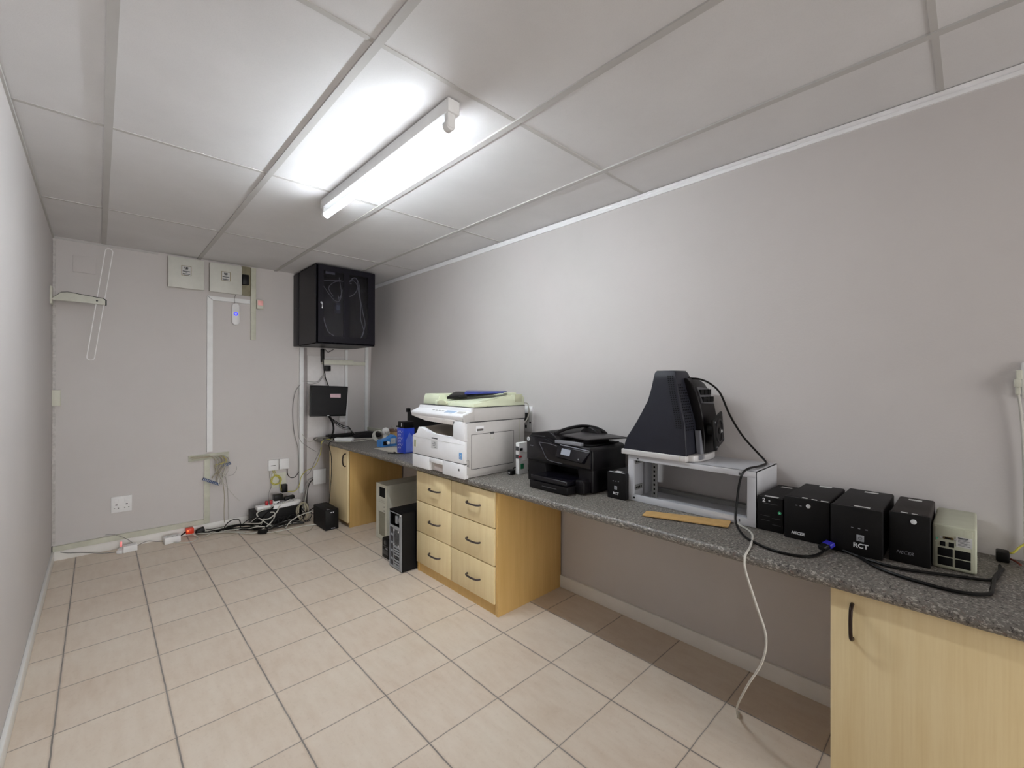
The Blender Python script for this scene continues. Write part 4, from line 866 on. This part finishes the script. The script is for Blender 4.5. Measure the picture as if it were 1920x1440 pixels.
cable([(1.86, 1.97, .755), (1.89, 1.985, .768), (1.93, 1.98, .760), (1.97, 1.95, .745), (2.02, 1.90, .742)], .004, BCAB, 'black cord curling behind the foot of the power stick')

# ------------------------------------------------------------------ black inkjet printer
T = thing('inkjet_printer', 'black inkjet printer with document feeder right of the copier', 'printer', (1.93, 1.56, ZT))
ya, yb, xf, xb = 1.330, 1.790, 1.802, 2.120
g = G()
# upper body: profile in (y,z), left shoulder rounded
g.prism([(ya, .850), (yb, .850), (yb + .004, .985), (yb - .02, 1.004), (1.66, 1.004), (1.60, .985), (1.45, .972), (ya + .02, .970), (ya, .955)], 'X', xf + .010, xb, .008, 3)
g.prism([(1.64, .740), (yb, .740), (yb, .860), (1.66, .860)], 'X', xf + .012, xb, .004)
g.prism([(ya, .740), (1.41, .740), (1.43, .860), (ya, .860)], 'X', xf + .012, xb, .006, 3)
g.box(xf + .12, xb, 1.40, 1.66, .742, .86)
g.make('body', HPB, T)
# glossy front face with panel sweep
g = G(); g.prism([(ya + .004, .862), (yb - .002, .862), (yb, .975), (yb - .02, .995), (1.64, .990), (1.56, .962), (ya + .006, .950)], 'X', xf, xf + .014, .004); fp = g.make('front_face', HPG, T)
g = G(); g.tube([(xf - .0005, 1.69, .965), (xf - .0005, 1.665, .930), (xf - .0005, 1.635, .885), (xf - .0005, 1.60, .872), (xf - .0005, 1.52, .868)], .0022, 6, 6); g.tube([(xf - .0005, 1.69, .966), (xf - .0005, 1.62, .966), (xf - .0005, 1.56, .958)], .0018, 6, 4); g.make('sweep_line', mat('sweep_grey', (92, 92, 98), .3, .3), fp)
s = G().cyl((xf - .0005, 1.775, .978), .0115, .003, 'X', 24).make('logo_disc', LOGO, fp)
text('hp', .016, 'logo_letters', INK, s, (xf - .0022, 1.775, .979), *XF, shear=.25)
text('Officejet', .0080, 'model_lettering', SILV, fp, (xf - .0006, 1.750, .942), *XF)
# tilted control panel
g = G(); g.hexa([(1.775, 1.372, .895), (1.775, 1.545, .908), (1.80, 1.545, .895), (1.80, 1.372, .885), (1.796, 1.335, .950), (1.796, 1.545, .963), (1.815, 1.545, .966), (1.815, 1.335, .955)], .002); cp = g.make('control_panel', HPG, T)
def cpt(y, t, e):  # point on panel face
    zb = .895 + (y - 1.372) * .075; zt = .950 + (y - 1.335) * .062
    return (1.775 + .021 * t - e, y, zb + (zt - zb) * t)
g = G(); A = [cpt(1.455, .30, -.002), cpt(1.515, .30, -.002), cpt(1.515, .30, .0012), cpt(1.455, .30, .0012)]; B_ = [cpt(1.455, .85, -.002), cpt(1.515, .85, -.002), cpt(1.515, .85, .0012), cpt(1.455, .85, .0012)]
g.hexa(A + B_); g.make('touch_screen', mat('screen_grey', (150, 154, 166), .3), cp)
G().cyl(cpt(1.395, .22, .0005), .004, .002, 'X', 14).make('button', SILV, cp)
g = G(); g.tube([(1.798, 1.340, .957), (1.797, 1.43, .963), (1.797, 1.53, .969)], .0028, 8, 3); g.make('chrome_edge', SILV, cp)
# automatic document feeder
g = G(); g.prism([(1.560, .985), (1.600, 1.018), (1.640, 1.030), (yb - .02, 1.012), (yb - .004, .990), (1.66, .980)], 'X', xf + .018, xb, .006, 3); g.make('feeder_cover', HPB, T)
g = G(); g.tube([(xf + .03, 1.600, 1.018), (xf + .10, 1.585, 1.040), (xf + .20, 1.56, 1.052), (xb - .04, 1.52, 1.044), (xb - .02, 1.46, 1.020), (xb - .02, 1.43, .985)], .009, 10, 6); g.prism([(1.60, .99), (1.585, 1.026), (1.555, 1.046), (1.52, 1.048), (1.48, 1.032), (1.45, 1.006), (1.43, .978), (1.60, .978)], 'X', 2.045, 2.112, .006, 3); g.make('feeder_arch', HPB, T)
g = G(); g.hexa([(1.850, 1.40, 1.000), (2.10, 1.30, .998), (2.11, 1.56, 1.008), (1.860, 1.57, 1.006), (1.850, 1.40, 1.007), (2.10, 1.30, 1.005), (2.11, 1.56, 1.018), (1.860, 1.57, 1.014)], .002); g.make('feeder_tray', mat('feeder_tray_grey', (58, 55, 56), .4, var=.06), T)
g = G(); g.box(1.808, 1.83, 1.40, 1.58, .972, .990, .003); g.make('feeder_lip', SILV, T)
G().box(1.84, 2.10, 1.36, 1.57, .9725, .976).make('output_deck', DARK, T)
g = G(); g.hexa([(1.88, 1.44, .976), (2.06, 1.40, .976), (2.06, 1.46, .976), (1.88, 1.50, .976), (1.88, 1.44, 1.001), (2.06, 1.40, 1.001), (2.06, 1.46, 1.001), (1.88, 1.50, 1.001)]); g.make('tray_support', HPB, T)
# paper tray protruding
g = G(); g.box(1.694, 1.83, 1.400, 1.660, ZT + .003, .778, .004); pt = g.make('paper_tray', HPB, T)
g = G(); g.box(1.697, 1.90, 1.405, 1.655, .781, .806, .005, 3); g.make('output_cover', HPG, T)
g = G(); g.box(1.6925, 1.695, 1.468, 1.568, .757, .7605, .0005); g.make('tray_grip', mat('grip_grey', (76, 74, 76), .4), pt)
g = G(); g.prism([(1.40, .742), (1.40, .806), (1.36, .812), (1.345, .80), (1.345, .742)], 'X', 1.76, xf + .02, .006, 3); g.make('front_hump', HPB, T)
G().cyl((xf + .001, 1.372, .778), .012, .004, 'X', 18).make('round_badge', mat('badge_dark', (52, 50, 52), .3), T)
for y in (1.36, 1.75): G().box(1.86, 1.90, y, y + .02, ZT, ZT + .006).make('foot', MATTE, T)
G().box(1.84, 1.87, yb, yb + .012, ZT + .006, .775, .003).make('side_bump', HPB, T)

# ------------------------------------------------------------------ backup power units along the worktop
def ups(name, label, x0, y0, y1, h, depth, bev=.006, top=UPST):
    T = thing(name, label, 'backup power unit', (x0 + depth / 2, (y0 + y1) / 2, ZT))
    G().box(x0 + .010, x0 + depth, y0 + .002, y1 - .002, ZT, ZT + h - .002, bev, 3).make('case', top, T)
    G().box(x0, x0 + .0145, y0, y1, ZT, ZT + h - .003, .003).make('front_panel', UPSB, T)
    return T
def sticker(T, x0, x1, y0, y1, z, m=STICK, name='sticker'): return G().box(x0, x1, y0, y1, z, z + .0006).make(name, m, T)
def dots(T, x, ys, z):
    for y in ys: G().box(x - .0008, x + .001, y - .003, y + .003, z - .0012, z + .0012).make('indicator_light', SILV, T)
def power_symbol(T, x, y, z, s=.011):
    b = G().box(x - .0010, x + .001, y - s, y + s, z - s * 1.05, z + s * 1.05, .0008).make('power_button', mat('button_grey', (150, 152, 156), .4), T)
    g = G(); g.tube([(x - .0012, y + s * .45 * math.sin(a), z + s * .45 * math.cos(a)) for a in [.6 + k * .5 for k in range(11)]], .0007, 6, 2); g.tube([(x - .0012, y, z + s * .1), (x - .0012, y, z + s * .6)], .0007, 6, 1); g.make('power_symbol', SEAM, b)
T = ups('backup_unit', 'small black backup unit standing between inkjet printer and grey rack', 1.834, 1.156, 1.257, .131, .26)
text('RCT', .017, 'lettering', LOGO, T, (1.8336, 1.207, .7625), *XF, bold=.0004); power_symbol(T, 1.834, 1.208, .790, .008); dots(T, 1.834, (1.192, 1.207, 1.222), .822)
sticker(T, 1.838, 1.846, 1.165, 1.25, .8645, LOGO, 'edge_label'); sticker(T, 1.85, 1.875, 1.19, 1.225, .8645)
T = ups('backup_unit', 'low black backup unit numbered 2 hugging right side of grey rack', 1.872, .497, .586, .133, .26)
text('2', .020, 'lettering', LOGO, T, (1.8716, .562, .852), *XF, bold=.0008); G().cyl((1.8715, .543, .852), .003, .002, 'X', 12).make('lit_dot', LOGO, T)
G().cyl((1.8715, .508, .812), .0058, .002, 'X', 16).make('green_dot', GLED, T)
G().cyl((1.8705, .508, .812), .002, .001, 'X', 10).make('dot_centre', WHITE, T)
g = G(); g.box(1.871, 1.8725, .515, .563, .840, .8415); g.box(1.871, 1.8725, .505, .533, .786, .7875); g.box(1.871, 1.8725, .505, .533, .762, .7635); g.box(1.871, 1.8725, .542, .573, .792, .793); g.box(1.871, 1.8725, .542, .573, .774, .775); g.make('front_grooves', mat('groove_grey', (70, 70, 72), .4), T)
sticker(T, 1.874, 1.892, .515, .562, .8665); sticker(T, 2.08, 2.10, .52, .56, .8665)
T = ups('backup_unit', 'wide black backup unit with white button right of the unit numbered 2', 1.847, .348, .487, .155, .288)
text('MECER', .0135, 'lettering', LOGO, T, (1.8466, .443, .7585), *XF, shear=.35, bold=.0004); G().cyl((1.846, .410, .864), .0072, .004, 'X', 20, bev=.001).make('white_button', LOGO, T)
dots(T, 1.847, (.434, .447), .860); sticker(T, 1.852, 1.866, .415, .432, .8885); sticker(T, 1.850, 1.860, .385, .402, .8885); sticker(T, 1.850, 1.860, .352, .374, .8885); sticker(T, 2.10, 2.125, .39, .43, .8885)
T = ups('backup_unit', 'black backup unit with grey square symbol, third from the grey rack', 1.822, .202, .340, .161, .315)
text('RCT', .021, 'lettering', LOGO, T, (1.8216, .258, .769), *XF, bold=.0005); power_symbol(T, 1.822, .259, .795, .010); dots(T, 1.822, (.280, .262, .243), .826)
sticker(T, 1.836, 1.848, .236, .278, .8945); sticker(T, 2.09, 2.11, .245, .285, .8945)
T = ups('backup_unit', 'black backup unit with white oval button left of the beige unit', 1.854, .092, .190, .161, .27, top=mat('dusty_brown_black', (46, 41, 40), .65, var=.3, scale=12))
text('MECER', .0135, 'lettering', SILV, T, (1.8536, .152, .769), *XF, shear=.35); G().cyl((1.853, .131, .872), .0075, .004, 'X', 20, bev=.001).make('white_button', LOGO, T)
sticker(T, 1.859, 1.868, .145, .162, .8945); sticker(T, 1.859, 1.866, .122, .136, .8945); sticker(T, 2.07, 2.09, .125, .160, .8945)
T = thing('beige_backup_unit', 'beige backup unit showing four black sockets at right end of row', 'backup power unit', (2.0, .043, ZT))
x0, y0, y1, z1 = 1.888, -.006, .090, .869
BEI = mat('beige_case', (184, 186, 166), .5, var=.05, bump=.2)
G().box(x0 + .003, 2.145, y0, y1, ZT, z1 + .002, .006, 3).make('case', BEI, T)
bp = G().box(x0 + .0005, x0 + .006, y0 + .008, y1 - .006, ZT + .006, z1 - .006, .001).make('rear_panel', BEI, T)
for (a, b) in ((.045, .078), (.007, .040)):
    for z in (.788, .760):
        s = G().box(x0 - .001, x0 + .002, a, b, z - .0125, z + .0125, .001).make('power_outlet', DARK, bp)
G().box(x0 - .0005, x0 + .001, y0 + .008, y1 - .006, .8165, .8175).make('seam_line', COPD, bp)
for (a, b) in ((.061, .073), (.042, .054)): G().box(x0 - .001, x0 + .002, a, b, .806, .820, .0005).make('phone_socket', DARK, bp)
g = G(); g.box(x0 - .003, x0 + .002, .044, .066, .829, .836, .001); g.make('serial_port', mat('port_brass', (110, 92, 60), .4, .5), bp)
G().box(x0 - .0035, x0 - .002, .048, .062, .8305, .8345).make('port_pins', DARK, bp)
for y in (.0705, .0395): G().cyl((x0 - .001, y, .8325), .0028, .003, 'X', 10).make('port_screw', CHROME, bp)
g = G(); g.prism([(.083, .831), (.0765, .829), (.080, .822)], 'X', x0 - .0008, x0 + .001); g.make('green_mark', mat('mark_green', (90, 170, 140), .5), bp)
s = G().box(x0 - .0008, x0 + .001, .004, .038, .812, .842).make('rating_label', STICK, bp)
g = G()
for k in range(6): g.box(x0 - .0013, x0 - .0007, .008 + (k % 2) * .006, .034, .816 + k * .0038, .8172 + k * .0038)
g.box(x0 - .0013, x0 - .0007, .012, .034, .8375, .8405); g.make('label_print', INK, s)

# ------------------------------------------------------------------ grey open rack with the old tube monitor on top
T = thing('steel_rack', 'light grey open steel rack box lying on the worktop', 'rack', (2.0, .875, ZT))
x0, x1, y0, y1, z0, z1 = 1.870, 2.135, .590, 1.160, ZT + .0005, .955
g = G()
g.box(x0 + .002, x1, y0, y1, z1 - .003, z1); g.box(x0 + .002, x1, y0, y1, z0, z0 + .003)
g.box(x0 + .002, x1, y0, y0 + .003, z0, z1); g.box(x0 + .002, x1, y1 - .003, y1, z0, z1)
g.make('shell', RACK, T)
g = G()
g.box(x0, x0 + .012, y0, y1, z0, z0 + .030, .001); g.box(x0, x0 + .012, y0, y1, z1 - .024, z1, .001)
g.box(x0, x0 + .012, y0, y0 + .032, z0 + .028, z1 - .022); g.box(x0, x0 + .012, y1 - .028, y1, z0 + .028, z1 - .022)
f = g.make('front_frame', RACK, T)
G().box(x0 - .0008, x0 + .001, y1 - .036, y1 - .028, z0 + .011, z0 + .020, .002).make('keyhole', DARK, f)
G().box(x0 - .0008, x0 + .001, y0 + .058, y0 + .064, z0 + .012, z0 + .022, .002).make('keyhole', SEAM, f)
G().box(x0 - .0008, x0 + .001, y0 + .055, y0 + .064, z1 - .020, z1 - .010, .001).make('keyhole', SEAM, f)
G().box(x0 - .0008, x0 + .001, y1 - .056, y1 - .046, z1 - .018, z1 - .011, .001).make('keyhole', SEAM, f)
for (y, n_) in ((y1 - .075, 10), (y0 + .060, 10)):
    r_ = G().box(1.985, 1.990, y - .014, y + .014, z0 + .003, z1 - .003).make('mounting_rail', RACKI, T)
    g = G()
    for k in range(9): g.box(1.9838, 1.986, y - .004, y + .004, z0 + .018 + k * .0215, z0 + .028 + k * .0215)
    g.make('rail_holes', DARK, r_)
for z in (z0 + .050, z1 - .040):
    r_ = G().box(x0 + .014, 1.985, y1 - .010, y1 - .006, z - .012, z + .012).make('side_strip', RACKI, T)
    g = G()
    for k in range(6): g.box(x0 + .024 + k * .015, x0 + .031 + k * .015, y1 - .0112, y1 - .009, z - .005, z + .005)
    g.make('strip_holes', DARK, r_)
g = G(); g.box(2.10, x1, y0 + .003, y1 - .003, z0 + .003, z0 + .022); g.make('rear_lip', RACKI, T)

T = thing('tube_monitor', 'black and grey tube monitor resting face down on the steel rack', 'monitor', (2.0, 1.03, .956))
def ring(x0, x1, y0, y1, z, r=.03, nx=None):
    out = []
    for (cx, cy, a0) in ((x1 - r, y1 - r, 0), (x0 + .006, y1 - .006, 1), (x0 + .006, y0 + .006, 2), (x1 - r, y0 + r, 3)):
        rr = .006 if a0 in (1, 2) else r
        for k in range(5):
            a = (a0 + k / 4) * math.pi / 2; out.append((cx + rr * math.cos(a), cy + rr * math.sin(a), z))
    return out
secs = [(.981, 1.864, 2.140, .868, 1.186), (1.01, 1.864, 2.140, .868, 1.178), (1.04, 1.864, 2.140, .870, 1.166), (1.09, 1.865, 2.140, .874, 1.132), (1.13, 1.867, 2.135, .878, 1.108), (1.17, 1.869, 2.130, .888, 1.086),
        (1.22, 1.872, 2.110, .900, 1.060), (1.27, 1.876, 2.085, .912, 1.046), (1.32, 1.880, 2.055, .922, 1.036), (1.350, 1.883, 2.030, .926, 1.030), (1.360, 1.890, 2.020, .932, 1.024)]
G().loft([ring(a, b, c_, d, z) for z, a, b, c_, d in secs]).make('housing', CRTB, T, ang=50)
def side_y0(z):
    for p, q in zip(secs, secs[1:]):
        if p[0] <= z <= q[0]:
            t = (z - p[0]) / (q[0] - p[0]); return [p[i] + (q[i] - p[i]) * t for i in range(1, 5)]
g = G()
for k in range(25):
    z = 1.104 + k * .0096; s_ = side_y0(z)
    for j in range(3 if k < 24 else 3):
        y = s_[2] + .016 + j * .0105; g.cyl((s_[0] - .0002, y, z), .0029, .003, 'X', 8)
g.make('side_vents', DARK, T)
# hollowed second shell behind, facing the near end
sec2 = [(.984, 1.975, 2.142, .838, .90), (1.06, 1.978, 2.142, .835, .90), (1.14, 1.975, 2.142, .842, .92), (1.20, 1.970, 2.140, .852, .93), (1.26, 1.965, 2.128, .868, .94), (1.30, 1.960, 2.11, .886, .95), (1.325, 1.955, 2.08, .908, .96)]
G().loft([ring(a, b, c_, d, z, .02) for z, a, b, c_, d in sec2]).make('rear_shell', HPB, T, ang=50)
g = G()
for k in range(17):
    z = 1.095 + k * .0125; s_ = side_y0(z)
    for j in range(5):
        x = s_[0] + .016 + j * .0165
        if k > 12 and j > 17 - k: continue
        g.cyl((x, s_[2] - .0002, z), .0034, .003, 'Y', 8)
g.make('underside_vents', DARK, T)
g = G(); g.hexa([(1.985, .848, 1.212), (2.11, .848, 1.205), (2.11, .89, 1.205), (1.985, .89, 1.212), (1.985, .874, 1.286), (2.11, .874, 1.278), (2.11, .90, 1.278), (1.985, .90, 1.286)]); vp = g.make('connector_panel', mat('panel_metal_grey', (92, 92, 96), .45, .3), T)
for k in range(3):
    for j in range(2):
        x = 1.993 + k * .040; z = 1.216 + j * .033
        G().box(x, x + .030, .846 + j * .012, .858 + j * .012, z, z + .024).make('louvre', DARK, vp)
# swivel mount plate
Mx = Matrix.Translation((2.035, .800, 1.088)) @ Matrix.Rotation(.10, 4, 'Z') @ Matrix.Rotation(-.25, 4, 'Y')
g = G(); g.box(-.068, .068, -.006, .006, -.072, .072, .005, 3); g.xf(Mx); pl = g.make('mount_plate', BLACK, T)
g = G(); g.tube([(.046 * math.cos(a), -.007, .052 * math.sin(a)) for a in [k * math.pi / 10 for k in range(20)]], .004, 8, 2, True); g.cyl((0, -.008, 0), .014, .006, 'Y', 16, bev=.001); g.xf(Mx); g.make('swivel_ring', mat('ring_dark', (44, 43, 45), .35), pl)
for a, b in ((-.055, .058), (.055, .058), (-.055, -.058), (.055, -.058)):
    G().cyl((a, -.007, b), .004, .004, 'Y', 10).xf(Mx).make('screw', SILV, pl)
G().box(.010, .022, -.0125, -.010, -.012, .000).xf(Mx).make('white_clip', LOGO, pl)
G().cyl((0, .035, 0), .030, .06, 'Y', 20).xf(Mx).make('swivel_neck', BLACK, T)
bz = G().box(1.857, 2.142, .866, 1.192, .9565, .982, .004, 3).make('screen_bezel', CRTG, T)
G().box(1.8565, 1.8575, .893, .8945, .958, .981).make('seam_line', COPD, bz)
g = G(); g.prism([(1.88, .870), (1.89, .845), (1.93, .828), (2.02, .822), (2.09, .835), (2.12, .870)], 'Z', .9565, .985, .004, 3); g.make('bezel_chin', CRTG, T)
g = G()
for k in range(5): g.box(1.912 + k * .010, 1.918 + k * .010, .826, .832, .966, .985, .001)
g.make('front_buttons', SILV, T)
g = G(); g.hexa([(1.952, .842, .983), (1.974, .838, .983), (1.974, .86, .983), (1.952, .86, .983), (1.950, .848, 1.09), (1.962, .846, 1.09), (1.962, .868, 1.09), (1.950, .868, 1.09)]); g.make('reflection_wedge', SILV, T)  # pale wedge put in for a whitish reflection above the chin

# cords from the tube monitor
cable([(2.00, .93, 1.325), (2.02, .88, 1.322), (2.05, .84, 1.300), (2.075, .805, 1.255), (2.09, .77, 1.16), (2.10, .72, 1.07), (2.105, .66, 1.00), (2.10, .625, .965), (2.06, .612, .961), (1.98, .612, .961), (1.90, .625, .961),
       (1.858, .635, .945), (1.850, .645, .90), (1.840, .650, .83), (1.80, .640, .765), (1.73, .585, .741), (1.68, .52, .740), (1.655, .45, .740), (1.675, .38, .740), (1.74, .352, .741), (1.79, .348, .752)], .0045, BCAB, 'long black cord from tube monitor over the rack to a blue plug', sm=7, name='monitor_cable')
T = thing('blue_plug', 'black and blue screen plug on worktop ending the tube monitor cord', 'plug', (1.80, .345, ZT))
Mx = Matrix.Translation((1.786, .352, .748)) @ Matrix.Rotation(-.5, 4, 'Z') @ Matrix.Rotation(-.35, 4, 'Y')
g = G(); g.box(-.012, .014, -.012, .012, -.007, .009, .003); g.xf(Mx); g.make('grip', BLACK, T)
g = G(); g.box(.013, .034, -.015, .015, -.006, .008, .002); g.xf(Mx); g.make('blue_connector', VGA, T)
cable([(1.875, .664, .740), (1.85, .640, .740), (1.80, .588, .740), (1.74, .560, .740), (1.64, .535, .740), (1.585, .527, .738), (1.562, .527, .722), (1.558, .522, .68), (1.560, .49, .58), (1.560, .462, .49), (1.565, .475, .40), (1.60, .53, .28), (1.68, .59, .14), (1.76, .62, .05), (1.80, .628, .012)], .0036, WCAB, 'pale network cable draped over worktop edge down to the floor', sm=7, name='network_cable')
T = thing('network_plug', 'clear network plug lying on tiles at end of pale cable', 'plug', (1.83, .64, 0))
Mx = Matrix.Translation((1.815, .635, .008)) @ Matrix.Rotation(.35, 4, 'Z')
G().box(-.012, .018, -.006, .006, -.005, .006, .001).xf(Mx).make('body', CREAM2, T)
g = G(); g.box(-.010, .010, -.003, .003, .0055, .010, .0005); g.xf(Mx); g.make('latch', WCAB, T)
g = G(); g.prism([(1.676, .972), (1.745, .990), (1.80, .86), (1.868, .690), (1.866, .682), (1.790, .664), (1.782, .668)], 'Z', ZT + .004, ZT + .008); tag(g.make('cardboard_strip', CARD), 'torn brown cardboard strip lying on worktop in front of grey rack', 'cardboard')
cable([(1.90, .43, .741), (1.84, .33, .741), (1.79, .24, .741), (1.775, .15, .742), (1.83, .03, .741), (1.86, -.03, .741), (1.93, -.05, .741), (2.03, -.055, .741)], .0045, BCAB, 'black cord passing close in front of the black and beige units')
cable([(1.80, .26, .741), (1.735, .205, .741), (1.70, .12, .741), (1.695, .03, .741), (1.735, -.025, .741), (1.80, -.035, .741), (1.90, -.042, .742), (2.00, -.06, .742)], .005, BCAB, 'black cord sweeping wide toward the worktop front edge')
T = thing('black_plug', 'black plug at right end of worktop beyond beige unit', 'plug', (2.12, -.058, ZT))
g = G(); g.box(2.09, 2.135, -.078, -.048, ZT, .768, .005); g.make('body', BLACK, T)
cable([(2.13, -.07, .76), (2.12, -.085, .765), (2.13, -.10, .785), (2.135, -.115, .80)], .003, YEL, 'yellow cord rising at far right edge of the worktop')
cable([(2.13, -.07, .745), (2.10, -.09, .745), (2.08, -.10, .742)], .003, mat('red_cable', (120, 60, 50), .5), 'brown-red cord beside the black plug at right worktop end')
T = thing('wall_outlet', 'white network outlet on right wall at the edge of view', 'socket', (XR(1.3), -.13, 1.23))
G().box(XR(1.3) - .012, XR(1.3) + .003, -.175, -.106, 1.26, 1.375, .003).make('box', WHITE, T)
G().box(XR(1.3) - .018, XR(1.3) + .003, -.107, -.094, 1.320, 1.350, .002).make('side_tab', CREAM2, T)
g = G(); g.box(XR(1.3) - .028, XR(1.3) - .010, -.105, -.089, 1.295, 1.320, .002); g.box(XR(1.3) - .025, XR(1.3) - .013, -.103, -.092, 1.270, 1.295, .002); g.make('plug', CREAM2, T)
cable([(XR(1.3) - .019, -.098, 1.272), (XR(1.2) - .016, -.103, 1.22), (XR(1.1) - .012, -.108, 1.13), (XR(.95) - .010, -.112, .98), (XR(.8) - .010, -.113, .80), (XR(.8) - .02, -.113, .745)], .004, WCAB, 'white network cable dropping from the outlet on right wall', name='network_cable')

# grit on the floor
random.seed(3)
for (x, y, s_, m_, lb) in ((.95, 1.07, .012, WHITE, 'white paper scrap on the tiles near camera'), (.93, 1.15, .004, DARK, 'dark crumb on the tiles beside white scrap')):
    g = G(); g.hexa([(x, y, .0005), (x + s_, y + .2 * s_, .0005), (x + s_ * .8, y + s_ * .9, .0005), (x - .1 * s_, y + .7 * s_, .0005), (x, y, .003), (x + s_, y + .2 * s_, .004), (x + s_ * .8, y + s_ * .9, .002), (x - .1 * s_, y + .7 * s_, .004)])
    tag(g.make('floor_scrap', m_), lb, 'scrap')
